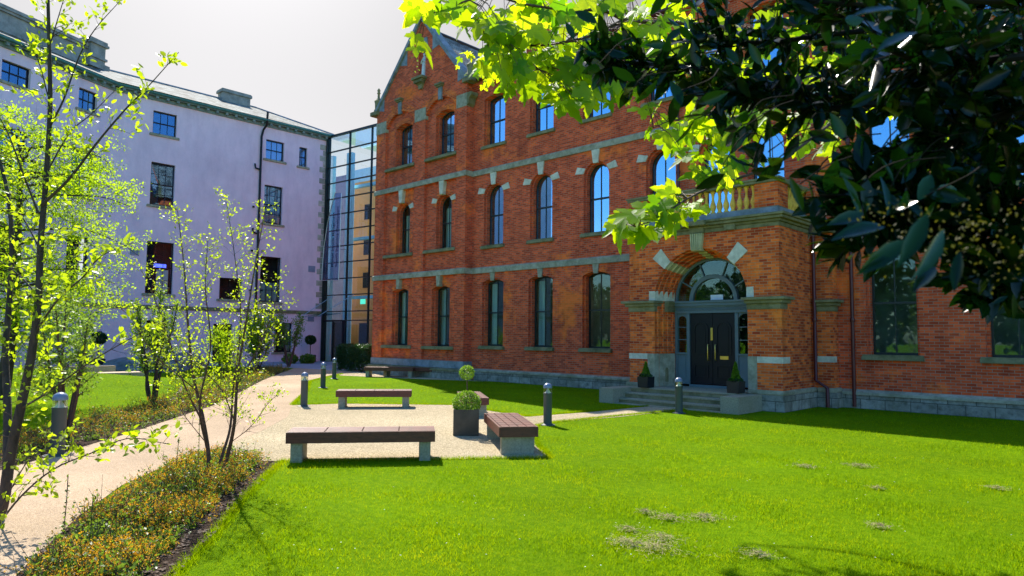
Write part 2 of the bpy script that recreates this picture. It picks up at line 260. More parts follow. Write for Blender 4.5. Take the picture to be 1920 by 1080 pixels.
class MB:
    def __init__(s, fr=ID): s.v = []; s.f = []; s.fr = fr
    def add(s, vs, fs):
        k = len(s.v); s.v += [tuple(x) for x in vs]; s.f += [tuple(i+k for i in f) for f in fs]; return s
    def box(s, u0, u1, d0, d1, z0, z1):
        P = [s.fr.p(u, d, z) for z in (z0, z1) for u, d in ((u0, d0), (u1, d0), (u1, d1), (u0, d1))]
        return s.add(P, [(0, 1, 2, 3), (4, 5, 6, 7), (0, 1, 5, 4), (1, 2, 6, 5), (2, 3, 7, 6), (3, 0, 4, 7)])
    def ext(s, outer, d0, d1, holes=()):
        loops = [outer]+list(holes); flat = [q for l in loops for q in l]; n = len(flat)
        P = [s.fr.p(u, d1, z) for u, z in flat]+[s.fr.p(u, d0, z) for u, z in flat]
        tr = tessellate_polygon([[Vector((u, z, 0)) for u, z in l] for l in loops])
        F = [tuple(t) for t in tr]+[tuple(i+n for i in t) for t in tr]; k = 0
        for l in loops:
            m = len(l)
            for i in range(m): a, b = k+i, k+(i+1) % m; F.append((a, b, b+n, a+n))
            k += m
        return s.add(P, F)
    def quad(s, *P): return s.add(P, [tuple(range(len(P)))])
    def tube(s, pts, r, n=6, caps=True):
        pts = [Vector(p) for p in pts]; rs = r if hasattr(r, '__len__') else [r]*len(pts); V = []; k = len(pts)
        t0 = (pts[1]-pts[0]).normalized(); ref = Vector((0, 0, 1)) if abs(t0.z) < 0.9 else Vector((1, 0, 0)); x = t0.cross(ref).normalized()
        for i, p in enumerate(pts):
            t = (pts[min(i+1, k-1)]-pts[max(i-1, 0)]).normalized(); x = (x-t*x.dot(t)).normalized(); y = t.cross(x)
            V += [p+(x*math.cos(2*math.pi*j/n)+y*math.sin(2*math.pi*j/n))*rs[i] for j in range(n)]
        F = [(i*n+j, i*n+(j+1) % n, (i+1)*n+(j+1) % n, (i+1)*n+j) for i in range(k-1) for j in range(n)]
        if caps: F += [tuple(range(n)), tuple((k-1)*n+j for j in range(n))]
        return s.add(V, F)
    def lathe(s, c, prof, n=16):
        c = Vector(c); V = [c+Vector((r*math.cos(2*math.pi*j/n), r*math.sin(2*math.pi*j/n), z)) for r, z in prof for j in range(n)]; k = len(prof)
        F = [(i*n+j, i*n+(j+1) % n, (i+1)*n+(j+1) % n, (i+1)*n+j) for i in range(k-1) for j in range(n)]+[tuple(range(n)), tuple((k-1)*n+j for j in range(n))]
        return s.add(V, F)
    def build(s, name, m, parent=None, smooth=False, bev=0):
        me = bpy.data.meshes.new(name); me.from_pydata(s.v, [], s.f); b = bmesh.new(); b.from_mesh(me)
        bmesh.ops.recalc_face_normals(b, faces=b.faces)
        if bev: bmesh.ops.bevel(b, geom=[e for e in b.edges if len(e.link_faces) == 2 and e.calc_face_angle(0) > 0.5], offset=bev, segments=2, affect='EDGES', clamp_overlap=True)
        b.to_mesh(me); b.free()
        if smooth:
            me.polygons.foreach_set('use_smooth', [True]*len(me.polygons)); me.set_sharp_from_angle(angle=rad(50))
        return link(name, me, m, parent)
def copy_tree(o, parent=None):
    c = o.copy(); COL.objects.link(c); c.parent = parent
    for ch in list(o.children): copy_tree(ch, c)
    return c
# --- leaves: one template set down many times, vectorised
OVAL = (np.array([[0, 0, 0], [.28, .24, .05], [.66, .22, .06], [1, 0, 0], [.66, -.22, .06], [.28, -.24, .05]]), [(0, 1, 2, 3), (0, 3, 4, 5)])
LONG = (np.array([[0, 0, 0], [.15, .10, .03], [.38, .19, .06], [.65, .17, .05], [.86, .08, .02], [1, 0, -.03], [.86, -.08, .02], [.65, -.17, .05], [.38, -.19, .06], [.15, -.10, .03], [.4, 0, 0], [.7, 0, 0]]), [(0, 10, 2, 1), (10, 11, 3, 2), (11, 5, 4, 3), (0, 9, 8, 10), (10, 8, 7, 11), (11, 7, 6, 5)])
DIAM = (np.array([[0, 0, 0], [.5, .32, .05], [1, 0, 0], [.5, -.32, .05]]), [(0, 1, 2, 3)])
BLADE = (np.array([[0, -.05, 0], [0, .05, 0], [1, 0, 0]]), [(0, 1, 2)])
def maple():
    pol = [(-78, .30), (-62, .62), (-54, .74), (-46, .60), (-36, .55), (-28, .36), (-20, .62), (-12, .76), (-5, .86), (0, 1.0)]
    pts = [(.10+.0*r, 0) for r in (0,)]; P = [(0.0, 0.0)]
    half = [(-150, .34), (-128, .46), (-112, .44), (-104, .34), (-88, .62), (-74, .66), (-62, .78), (-54, .62), (-42, .56), (-32, .36), (-24, .62), (-14, .66), (-8, .84), (0, 1.0)]
    L2 = [(r*math.cos(rad(a)), r*math.sin(rad(a))) for a, r in half]; L2 += [(x, -y) for x, y in reversed(L2[:-1])]
    V = [(0.0, 0.0, 0.0)]+[(x, y, -0.22*(x*x+y*y)+0.06*abs(y)) for x, y in L2]; n = len(L2)
    F = [(0, i+1, i+2) for i in range(n-1)]
    return np.array(V)*0.62, F
MAPLE = maple()
def unit(a): return a/np.maximum(np.linalg.norm(a, axis=1, keepdims=True), 1e-9)
def leaves(name, m, parent, C, D, size, tmpl, nrm=None, flat=0.6):
    C = np.asarray(C, float); D = unit(np.asarray(D, float)); n = len(C)
    if nrm is None: nrm = unit(RNG.normal(size=(n, 3))*(1-flat)+np.array([0, 0, flat*1.5]))
    Y = unit(np.cross(nrm, D)); Z = np.cross(D, Y); V, F = tmpl; k = len(V); S = (np.ones(n)*size)[:, None, None]
    P = C[:, None, :]+S*(V[None, :, 0:1]*D[:, None, :]+V[None, :, 1:2]*Y[:, None, :]+V[None, :, 2:3]*Z[:, None, :])
    ls = np.array([len(f) for f in F]); idx = np.concatenate([np.array(f) for f in F]); off = (np.arange(n)*k)[:, None]
    me = bpy.data.meshes.new(name); me.vertices.add(n*k); me.vertices.foreach_set('co', P.reshape(-1).astype(np.float32))
    li = (idx[None, :]+off).reshape(-1); me.loops.add(len(li)); me.loops.foreach_set('vertex_index', li.astype(np.int32))
    tot = np.tile(ls, n); st = np.concatenate([[0], np.cumsum(tot)[:-1]]); me.polygons.add(len(tot)); me.polygons.foreach_set('loop_start', st.astype(np.int32)); me.polygons.foreach_set('loop_total', tot.astype(np.int32))
    me.update(calc_edges=True); return link(name, me, m, parent)
def rdir(n, up=0.0): return unit(RNG.normal(size=(n, 3))+np.array([0, 0, up]))
def inpoly(P, poly):
    x, y = P[:, 0], P[:, 1]; c = np.zeros(len(P), bool); q = np.array(poly); n = len(q)
    for i in range(n):
        x0, y0 = q[i]; x1, y1 = q[(i+1) % n]
        k = ((y0 > y) != (y1 > y)) & (x < (x1-x0)*(y-y0)/(y1-y0+1e-12)+x0); c ^= k
    return c
def polyline(pts, step):
    pts = [np.array(p, float) for p in pts]; o = []
    for a, b in zip(pts[:-1], pts[1:]):
        k = max(1, int(np.linalg.norm(b-a)/step)); o += [a+(b-a)*i/k for i in range(k)]
    o.append(pts[-1]); return o
def smooth_line(pts, n=4):                  # Catmull-Rom through the points
    P = [np.array(p, float) for p in pts]; P = [2*P[0]-P[1]]+P+[2*P[-1]-P[-2]]; o = []
    for i in range(1, len(P)-2):
        for k in range(n):
            t = k/n; o.append(0.5*((2*P[i])+(-P[i-1]+P[i+1])*t+(2*P[i-1]-5*P[i]+4*P[i+1]-P[i+2])*t*t+(-P[i-1]+3*P[i]-3*P[i+1]+P[i+2])*t**3))
    o.append(P[-2]); return o
def twigs(mb, line, n, ln, r0, t0=0.25, up=0.5, sub=2, out=None, wig=0.12):
    """side shoots along a line; returns leaf points and directions"""
    L0, D0 = [], []; m = len(line)
    for k in range(n):
        t = t0+(1-t0)*(k+random.random())/n; i = min(int(t*(m-1)), m-2); a = line[i]+(line[i+1]-line[i])*random.random(); ax = line[i+1]-line[i]; ax /= np.linalg.norm(ax)+1e-9
        d = RNG.normal(size=3); d -= ax*(d@ax)*0.6; d /= np.linalg.norm(d); d = d+ax*0.5+np.array([0, 0, up]); d /= np.linalg.norm(d); l = ln*(0.5+random.random()*0.8)*(1.15-0.6*t)
        P = [a]; dd = d.copy(); ns = 5
        for j in range(ns): dd = dd+RNG.normal(size=3)*wig; dd /= np.linalg.norm(dd); P.append(P[-1]+dd*l/ns)
        rr = r0*(1.1-0.7*t); mb.tube(P, [rr*(1-0.8*j/ns) for j in range(ns+1)], 4, False)
        for j in range(1, ns+1): L0.append(P[j]); D0.append(dd+RNG.normal(size=3)*0.7)
        if sub:
            a2, b2 = twigs(mb, P, sub, l*0.5, rr*0.6, 0.3, up*0.6, 0, None, wig); L0 += a2; D0 += b2
    return L0, D0
# ================================================================== GROUND
def sheet(name, poly, z, m, label=None, kind='structure'):
    mb = MB(); n = len(poly); tr = tessellate_polygon([[Vector((x, y, 0)) for x, y in poly]])
    mb.add([(x, y, z) for x, y in poly], [tuple(t) for t in tr]); o = mb.build(name, m)
    for p in o.data.polygons:
        if p.normal.z < 0: o.data.flip_normals(); break
    o['kind'] = kind; return o
sheet('ground', [(-400, -400), (400, -400), (400, 400), (-400, 400)], 0, 'grass')
PATH_L = [(-3.0, -4.2), (-8.6, -1.0), (-11.3, 1.6), (-12.6, 2.9), (-14.57, 4.63), (-18.6, 7.84), (-22.8, 10.6), (-27.2, 13.4), (-31.5, 16.4), (-36.5, 19.9)]
PATH_R = [(-31.4, 20.4), (-29.6, 18.7), (-27.9, 16.9), (-25.69, 14.72), (-21.0, 11.9), (-17.3, 9.4), (-14.9, 8.0), (-13.1, 6.5), (-11.6, 5.0), (-10.5, 3.75), (-9.6, 2.95), (-8.3, 2.15), (-6.6, 1.30), (-4.0, 0.2), (0, -2.0)]
PATH = PATH_L+PATH_R
sheet('path', PATH, 0.008, 'path')
sheet('pavement', [(-45, 26.6), (-29.5, 28.4), (-29.5, 20.3), (-31.4, 20.4), (-36.5, 19.9), (-38.5, 18.5), (-45, 16)], 0.004, 'paving')
COURT = [(-9.75, 5.15), (-7.2, 8.35), (-8.3, 9.25), (-9.95, 10.9), (-10.1, 12.0), (-9.75, 13.8), (-9.55, 16.6), (-10.7, 16.6), (-10.85, 14.2), (-11.25, 12.2), (-12.9, 12.45), (-14.45, 12.75), (-16.8, 10.65), (-17.3, 9.4), (-14.9, 8.0), (-13.1, 6.5), (-11.6, 5.0), (-10.55, 4.45)]
sheet('gravel_court', COURT, 0.006, 'gravel')
STRIP = [(-31.4, 20.2), (-30.6, 18.9), (-28.5, 17.9), (-24, 19.2), (-21.0, 20.4), (-30, 20.4)]
sheet('gravel_strip', STRIP, 0.005, 'gravel')
BED = [(-9.9, 3.3), (-10.6, 3.95), (-11.4, 4.9), (-10.55, 4.45), (-9.75, 5.15), (-8.9, 4.5), (-7.75, 3.62), (-6.6, 2.83), (-5.75, 2.18), (-4.6, 1.4), (-3.6, 0.5), (-4.6, 0.45), (-6.6, 1.30), (-8.3, 2.15)]
sheet('planting_bed', BED, 0.012, 'mulch')
BED2 = [(-11.3, 1.65), (-12.6, 2.9), (-14.57, 4.63), (-18.6, 7.84), (-22.8, 10.6), (-27.2, 13.4), (-31.5, 16.4), (-34.6, 18.6), (-36.8, 19.2), (-37.5, 18), (-31, 13.6), (-25, 9.9), (-20.2, 6.9), (-16.2, 3.4), (-13.6, 0.9), (-12.4, 0.6)]
sheet('planting_bed', BED2, 0.010, 'mulch')
def mound_z(x, y):
    r = np.sqrt(((x+28.3)/7.0)**2+((y-3.0)/10.5)**2); r2 = np.sqrt(((x+20)/4.0)**2+((y+2.0)/6)**2)
    return 0.75*np.where(r < 1, 0.5+0.5*np.cos(math.pi*np.minimum(r, 1)), 0)+0.25*np.where(r2 < 1, 0.5+0.5*np.cos(math.pi*np.minimum(r2, 1)), 0)
gx = np.linspace(-36, -15.5, 60); gy = np.linspace(-9, 14.5, 60); mb = MB()
V = [(x, y, float(mound_z(x, y))-0.002) for y in gy for x in gx]
mb.add(V, [(j*60+i, j*60+i+1, (j+1)*60+i+1, (j+1)*60+i) for j in range(59) for i in range(59) if max(V[j*60+i][2], V[j*60+i+1][2], V[(j+1)*60+i][2], V[(j+1)*60+i+1][2]) > -0.001])
o = mb.build('grass_bank', 'grass', smooth=True); o['kind'] = 'structure'
# ================================================================== BRICK BUILDING
BF = Fr((0, 20.7, 0), (1, 0, 0), (0, -1, 0))
BB = empty('brick_building', (-14, 20.7, 0), 'three storey red brick building with gabled bay, arched windows and an entrance porch', 'building')
def voussoirs(mb, uc, zc, r0, r1, a0, a1, n, d0, d1, gap=0.008):
    for i in range(n):
        b0 = a0+(a1-a0)*i/n; b1 = a0+(a1-a0)*(i+1)/n; g0 = gap/r0/2; g1 = gap/r1/2
        P = [(r0, b0+g0), (r1, b0+g1), (r1, b1-g1), (r0, b1-g0)]
        mb.ext([(uc+r*math.cos(a), zc+r*math.sin(a)) for r, a in P], d0, d1)
def head_ring(mb, u0, u1, zs, rise, t, d0, d1):
    hw = (u1-u0)/2; R = (hw*hw+rise*rise)/(2*rise); cz = zs+rise-R; a = math.atan2(zs-cz, hw)
    voussoirs(mb, (u0+u1)/2, cz, R, R+t, a, math.pi-a, max(8, int(R*(math.pi-2*a)/0.085)), d0, d1)
def inset(u0, u1, z0, zs, rise, t):
    hw = (u1-u0)/2
    if rise <= 1e-4: return arch(u0+t, u1-t, z0+t, zs-t, 0)
    R = (hw*hw+rise*rise)/(2*rise); cz = zs+rise-R; h2 = hw-t; R2 = R-t; zs2 = cz+math.sqrt(max(R2*R2-h2*h2, 0)); return arch(u0+t, u1-t, z0+t, zs2, R2+cz-zs2)
def window(parent, fr, u0, u1, z0, zs, rise, d, cols=2, rows=(1, 1), fm='sash', gm='glass', blind=0, curtain=False, sill=None, split=0.5, sm='stone_moss', t=0.065):
    hw = (u1-u0)/2; H = zs+rise-z0; mb = MB(fr); mb.ext(arch(u0, u1, z0, zs, rise), d-0.07, d, [inset(u0, u1, z0, zs, rise, t)])
    zm = z0+H*split; mb.box(u0+t*0.6, u1-t*0.6, d-0.045, d+0.012, zm-0.03, zm+0.03); b = 0.013
    def top(u):
        if rise < 1e-4: return zs-t
        R = (hw*hw+rise*rise)/(2*rise); return zs+rise-R+math.sqrt(max(R*R-(u-(u0+u1)/2)**2, 0))-t
    for k in range(1, cols):
        u = u0+t+(u1-u0-2*t)*k/cols; mb.box(u-b, u+b, d-0.035, d-0.008, z0+t*0.8, top(u)+0.02)
    for lo, hi, r in ((z0+t, zm, rows[0]), (zm, zs+rise-t, rows[1])):
        for k in range(1, r): z = lo+(hi-lo)*k/r; mb.box(u0+t*0.8, u1-t*0.8, d-0.034, d-0.009, z-b, z+b)
    wd = mb.build('window', fm, parent)
    MB(fr).ext(inset(u0, u1, z0, zs, rise, t*0.7), d-0.04, d-0.035).build('pane', gm, wd)
    if blind:
        bz = zs+rise-(H-0.1)*blind; MB(fr).ext(inset(u0, u1, bz-t, zs, rise, t*0.8), d-0.16, d-0.15).build('blind', 'blind', wd)
    if curtain:
        for q in ((u0+0.05, u0+0.38), (u1-0.3, u1-0.05)): MB(fr).box(q[0], q[1], d-0.25, d-0.2, z0+0.05, zs).build('curtain', 'curtain', wd)
    if sill is not None:
        a, b2, d0, d1 = sill; s = MB(fr); s.box(a, b2, d0, d1, z0-0.15, z0-0.04); s.ext([(a, z0-0.04), (b2, z0-0.04), (b2-0.03, z0+0.0), (a+0.03, z0+0.0)], d0, d1-0.03)
        s.build('sill', sm, wd, bev=0.008)
    return wd
# --- main wall
CX = [-21.17, -18.42, -15.63, -12.82]; RX = [-5.6, -2.84, -0.1, 2.65, 5.4]; HW = 0.65
opG = [(c-HW, c+HW, 1.5, 4.22, 0.16) for c in CX[:3]+RX]
opF = [(c-0.6, c+0.6, 5.86, 7.98, 0.6) for c in CX+[-10.75, -9.05]+RX]
opS = [(c-HW, c+HW, 10.3, 12.40, 0.14) for c in CX+[-10.75, -9.05]+RX]
ops = opG+opF+opS
g = lambda q, e: arch(q[0]+e, q[1]-e, q[2], q[3], q[4]*(q[1]-q[0]-2*e)/(q[1]-q[0]))
X0, X1 = -22.5, 8.0
mb = MB(BF); mb.ext([(X0, 0), (X1, 0), (X1, 13.3), (X0, 13.3)], -0.12, 0, [g(q, 0) for q in ops])
mb.ext([(X0, 0), (X1, 0), (X1, 13.3), (X0, 13.3)], -0.42, -0.122, [g(q, 0.075) for q in ops])
mb.box(X1-0.4, X1, -14, -0.43, 0, 13.3); wall = mb.build('wall', 'brick', BB)
for q in ops: ar = MB(BF); head_ring(ar, q[0], q[1], q[3], q[4], 0.23 if q in opF else 0.30, -0.05, 0.006); ar.build('window_arch', 'brick', BB)
for q in opG: window(BB, BF, q[0]+0.06, q[1]-0.06, q[2], q[3]-0.02, q[4], -0.30, sill=(q[0]-0.12, q[1]+0.10, -0.3, 0.12), curtain=q[0] < -18, gm='glass_dim')
for i, q in enumerate(opF): window(BB, BF, q[0]+0.06, q[1]-0.06, q[2], q[3], q[4]-0.06, -0.30, sill=(q[0]-0.12, q[1]+0.10, -0.3, 0.10), blind=[0.24, 0.3, 0.27, 0.28, 0.2, 0.3, 0.25, 0.2, 0, 0.2, 0][i % 11])
for i, q in enumerate(opS): window(BB, BF, q[0]+0.06, q[1]-0.06, q[2], q[3]-0.02, q[4], -0.30, sill=(q[0]-0.12, q[1]+0.10, -0.3, 0.10), blind=0.8 if i == 0 else 0)
# string courses, keystones, springer stones
def course(mb, u0, u1, z0, z1, d0, d): mb.box(u0, u1, d0, d0+d, z0, z1-0.05); mb.add([mb.fr.p(*q) for q in ((u0, d0, z1-0.05), (u1, d0, z1-0.05), (u1, d0+d, z1-0.05), (u0, d0+d, z1-0.05), (u0, d0, z1), (u1, d0, z1), (u1, d0+d*0.3, z1), (u0, d0+d*0.3, z1))], [(4, 5, 6, 7), (3, 2, 6, 7), (0, 3, 7, 4), (1, 2, 6, 5)])
for a, b in ((X0, -12.3), (-6.9, X1)):
    s = MB(BF); course(s, a, b, 4.66, 4.92, 0, 0.07); s.build('string_course', 'stone', BB)
s = MB(BF); course(s, X0, X1, 9.03, 9.28, 0, 0.07); s.build('string_course', 'stone', BB)
for q in opG: u = (q[0]+q[1])/2; MB(BF).ext([(u-0.10, 4.30), (u+0.10, 4.30), (u+0.15, 4.655), (u-0.15, 4.655)], -0.02, 0.05).build('keystone', 'stone', BB, bev=0.006)
for q in opF:
    u = (q[0]+q[1])/2; MB(BF).ext([(u-0.11, 8.50), (u+0.11, 8.50), (u+0.19, 9.025), (u-0.19, 9.025)], -0.02, 0.06).build('keystone', 'stone_light', BB, bev=0.006)
    for sg in (-1, 1):
        P = [(u+sg*r*math.cos(a), q[3]+r*math.sin(a)) for r, a in ((0.63, 0.30), (1.02, 0.22), (1.02, 0.50), (0.63, 0.66))]; MB(BF).ext(P, -0.02, 0.035).build('springer_stone', 'stone_light', BB, bev=0.006)
# eaves: corbelled courses and gutter
e = MB(BF)
for k, z in enumerate((12.95, 13.03, 13.11, 13.19)): e.box(X0, X1, 0, 0.04+0.035*k, z, z+0.078)
e.build('eaves_corbel', 'brick', BB)
gt = MB(BF); gt.box(X0, X1, -0.1, 0.30, 13.28, 13.33); gt.box(X0, X1, 0.28, 0.33, 13.30, 13.44); gt.tube([BF.p(X0, 0.33, 13.44), BF.p(X1, 0.33, 13.44)], 0.022, 6); gt.build('gutter', 'gutter', BB)
r = MB(BF); r.quad(BF.p(X0, 0.28, 13.42), BF.p(X1, 0.28, 13.42), BF.p(X1, -7, 15.6), BF.p(X0-3.3, -7, 15.6)); r.quad(BF.p(X0-3.3, -7, 15.6), BF.p(X1, -7, 15.6), BF.p(X1, -14, 13.4), BF.p(X0-3.3, -14, 13.4)); r.build('roof', 'slate', BB)
for (u, d, z1, ww) in ((-22.2, -3.6, 18.3, 0.9), (-18.9, -3.2, 16.0, 0.45), (-7.5, -3.5, 17.5, 1.1)):
    c = MB(BF); c.box(u-ww/2, u+ww/2, d-0.8, d, 13.8, z1-0.3); c.box(u-ww/2-0.06, u+ww/2+0.06, d-0.86, d+0.06, z1-0.3, z1-0.12); ch = c.build('chimney', 'brick', BB); c = MB(BF); c.box(u-ww/2-0.12, u+ww/2+0.12, d-0.92, d+0.12, z1-0.12, z1); c.build('chimney_cap', 'stone', ch)
    c = MB(); [c.lathe(BF.p(u+ (k-0.5)*0.35, d-0.4, z1), [(0.12, 0), (0.10, 0.35), (0.13, 0.38), (0.13, 0.42)], 10) for k in range(2)]; c.build('chimney_pots', 'brick', ch)
# plinth
def plinth(mb, u0, u1, zt, d0, d1, cap=True):
    mb.box(u0, u1, d0, d1, -0.1, zt-0.14)
pl = MB(BF); pl.box(X0+0.3, -12.4, 0, 0.10, -0.1, 0.38); pl.box(-12.4, -12.3, 0, 0.10, -0.1, 0.38); pl.box(-6.9, X1, 0, 0.10, -0.1, 0.38); pl.build('granite_plinth', 'granite', BB)
def capcourse(name, a, b, z0, z1, d0, d1, m='stone'):
    s = MB(BF); s.box(a, b, d0, d1, z0, z0+(z1-z0)*0.55); z = z0+(z1-z0)*0.55
    s.add([BF.p(*q) for q in ((a, d0, z), (b, d0, z), (b, d1, z), (a, d1, z), (a, d0, z1), (b, d0, z1), (b, d0+0.01, z1), (a, d0+0.01, z1))], [(4, 5, 6, 7), (3, 2, 6, 7), (0, 3, 7, 4), (1, 2, 6, 5)]); return s.build(name, m, BB)
capcourse('plinth_cap', X0+0.3, -12.35, 0.38, 0.50, 0, 0.14); capcourse('plinth_cap', -6.9, X1, 0.38, 0.52, 0, 0.14)
# --- gabled bay
GL, GR, GC, ZE = -29.4, -22.5, -25.8, 13.40; SL = (17.2-ZE)/(GC-GL+0.15)
out = [(GL, 0), (GR, 0), (GR, 13.55), (GC+0.05, 17.2), (GC-0.05, 17.2), (GL, 13.55)]
R2 = [(-28.6, -26.2), (-25.42, -23.15)]
ho = [arch(a, b, 0.82, 4.64, 0) for a, b in R2]+[arch(a, b, 4.94, 9.01, 0) for a, b in R2]+[arch(a, b, 9.30, 12.30, 0.72, 14) for a, b in R2]
niche = arch(-26.02, -25.5, 14.33, 15.72, 0.26); ho.append(niche)
mb = MB(BF); mb.ext(out, 0.31, 0.45, ho)
wG = [(c-0.64, c+0.64, 1.44, 4.06, 0.15) for c in (-27.3, -24.25)]; wF = [(c-0.54, c+0.54, 5.9, 7.9, 0.54) for c in (-27.2, -24.12)]; wS = [(c-0.66, c+0.66, 10.28, 12.22, 0.2) for c in (-27.25, -24.15)]
mb.ext([(GL+0.002, 0.002), (GR-0.002, 0.002), (GR-0.002, 13.2), (GL+0.002, 13.2)], 0.15, 0.308, [g(q, 0) for q in wG+wF+wS])
mb.ext([(GL+0.002, 0.002), (GR-0.002, 0.002), (GR-0.002, 13.2), (GL+0.002, 13.2)], -0.15, 0.148, [g(q, 0.07) for q in wG+wF+wS])
mb.ext([(GL+0.01, 13.22), (GR-0.01, 13.22), (GR-0.01, 13.5), (GC, 17.1), (GL+0.01, 13.5)], -0.1, 0.308, [])
mb.box(GL, GL+0.35, -13.5, -0.152, 0, 13.45); mb.build('gable_wall', 'brick', BB)
for q in wG+wF+wS: ar = MB(BF); head_ring(ar, q[0], q[1], q[3], q[4], 0.23, 0.2, 0.315); ar.build('window_arch', 'brick_porch', BB)
for a, b in R2: ar = MB(BF); head_ring(ar, a, b, 12.30, 0.72, 0.34, 0.40, 0.456); ar.build('blind_arch', 'brick_porch', BB)
for q, (a, b) in zip(wG+wF+wS, R2*3):
    k = q in wG; window(BB, BF, q[0]+0.06, q[1]-0.06, q[2], q[3]-0.02, q[4]-(0.06 if q in wF else 0), -0.02, sill=(a+0.004, b-0.004, 0.0, 0.50), curtain=not q in wS, blind=0.45 if q in wS else 0, gm='glass' if q in wS else 'glass_dim')
s = MB(BF); course(s, GL-0.03, GR+0.07, 4.66, 4.92, 0.44, 0.08); s.box(GR+0.001, GR+0.07, 0.07, 0.44, 4.66, 4.9); s.build('string_course', 'stone', BB)
s = MB(BF); course(s, GL-0.03, GR+0.07, 9.03, 9.28, 0.44, 0.08); s.box(GR+0.001, GR+0.07, 0.07, 0.44, 9.03, 9.26); s.build('string_course', 'stone', BB)
for u, _ in ((-27.3, 0), (-24.25, 0)): MB(BF).ext([(u-0.10, 4.16), (u+0.10, 4.16), (u+0.14, 4.655), (u-0.14, 4.655)], 0.28, 0.5).build('keystone', 'stone', BB, bev=0.006)
for u in (-27.2, -24.12):
    MB(BF).ext([(u-0.10, 8.40), (u+0.10, 8.40), (u+0.17, 9.025), (u-0.17, 9.025)], 0.28, 0.51).build('keystone', 'stone_light', BB, bev=0.006)
    for sg in (-1, 1):
        P = [(u+sg*r_*math.cos(a_), 7.9+r_*math.sin(a_)) for r_, a_ in ((0.57, 0.30), (0.90, 0.22), (0.90, 0.52), (0.57, 0.66))]; MB(BF).ext(P, 0.28, 0.35).build('springer_stone', 'stone_light', BB, bev=0.006)
for a, b in ((GL-0.02, -28.56), (-26.24, -25.38), (-23.19, GR+0.02)): MB(BF).box(a, b, 0.25, 0.475, 12.2, 12.8).build('impost_block', 'stone', BB, bev=0.01)
c = MB(BF); c.ext([(GR, 12.2), (GR+0.10, 12.3), (GR+0.16, 12.55), (GR+0.30, 12.65), (GR+0.30, 12.8), (GR, 12.8)], 0.05, 0.46); c.build('corbel', 'stone_moss', BB)
for u in (-27.42, -24.32):
    k = MB(BF); k.ext([(u-0.11, 12.9), (u+0.11, 12.9), (u+0.14, 13.5), (u-0.14, 13.5)], 0.40, 0.52); ks = k.build('keystone', 'stone_blue', BB, bev=0.006)
    k = MB(BF); k.box(u-0.20, u+0.20, 0.42, 0.60, 13.5, 13.57); k.box(u-0.25, u+0.25, 0.42, 0.66, 13.57, 13.66); k.build('hood', 'stone_moss', ks)
# niche back, head stone, bracket
n_ = MB(BF); n_.ext([(-26.1, 14.2), (-25.4, 14.2), (-25.4, 16.1), (-26.1, 16.1)], -0.12, -0.102); n_.build('niche_back', 'brick', BB)
MB(BF).ext([(-26.22, 15.74), (-26.0, 15.74), (-25.93, 15.93), (-25.76, 16.0), (-25.6, 15.93), (-25.52, 15.74), (-25.3, 15.74), (-25.38, 16.25), (-26.14, 16.25)], 0.40, 0.48).build('niche_head', 'stone_blue', BB)
b_ = MB(BF); b_.box(-26.15, -25.37, 0.40, 0.80, 14.19, 14.30); b_.box(-26.08, -25.44, 0.40, 0.70, 14.10, 14.19); b_.box(-26.0, -25.52, 0.40, 0.60, 13.98, 14.10)
for k in range(6): b_.box(-26.04+k*0.1, -25.99+k*0.1, 0.45, 0.74, 14.02, 14.12)
b_.ext([(-25.95, 13.98), (-25.57, 13.98), (-25.66, 13.75), (-25.86, 13.75)], 0.42, 0.56); b_.build('niche_bracket', 'stone_moss', BB)
# coping, kneelers, finials, gable roof
for sg in (-1, 1):
    e0 = GC+sg*(GC-GL+0.22) if sg < 0 else GR+0.26
    k = MB(BF); k.ext([(e0, 13.32), (e0-sg*0.12, 13.22), (GC, 17.20), (GC, 17.48)], 0.05, 0.58); k.build('coping', 'stone_blue', BB, bev=0.01)
    xe = GR if sg > 0 else GL; sl = (17.2-13.27)/abs(e0-GC); ze = lambda u: 13.27+abs(e0-u)*sl
    for f in (0.5, 2.35):
        ua = xe-sg*(f+0.12); uo = xe-sg*(f-0.40); k = MB(BF); k.ext([(ua, ze(ua)-0.8), (ua, ze(ua)+0.02), (uo, ze(uo)+0.02), (uo, ze(ua)-0.68)], 0.42, 0.472); k.build('kneeler', 'stone_blue', BB)
    fx = xe+sg*0.12; c = MB(); b0 = BF.p(fx, 0.3, 13.45)
    c.lathe(b0, [(0.05, 0), (0.24, 0.02), (0.24, 0.12), (0.19, 0.2), (0.20, 0.5), (0.23, 0.62), (0.12, 0.74), (0.07, 0.8), (0.06, 1.0), (0.10, 1.06), (0.06, 1.12), (0.09, 1.2), (0.04, 1.3), (0.0, 1.34)], 10); c.build('finial', 'stone_moss', BB, smooth=True)
    c = MB(BF); c.box(fx-0.3, fx+0.32, 0.0, 0.62, 13.25, 13.46); c.build('finial_base', 'stone_moss', BB, bev=0.02)
r = MB(BF); RZ = 16.85
r.quad(BF.p(GR+0.25, 0.05, 13.35), BF.p(GC, 0.05, RZ), BF.p(GC, -14, RZ), BF.p(GR+0.25, -14, 13.35)); r.quad(BF.p(GL-0.25, 0.05, 13.35), BF.p(GC, 0.05, RZ), BF.p(GC, -14, RZ), BF.p(GL-0.25, -14, 13.35)); gr_ = r.build('roof', 'slate', BB)
MB(BF).tube([BF.p(GC, 0.1, RZ+0.03), BF.p(GC, -14, RZ+0.03)], 0.09, 6).build('ridge_tile', 'gutter', gr_) if False else None
k = MB(BF); k.tube([BF.p(GC, 0.1, RZ+0.03), BF.p(GC, -14, RZ+0.03)], 0.09, 6); k.build('ridge_tile', 'sash', gr_)
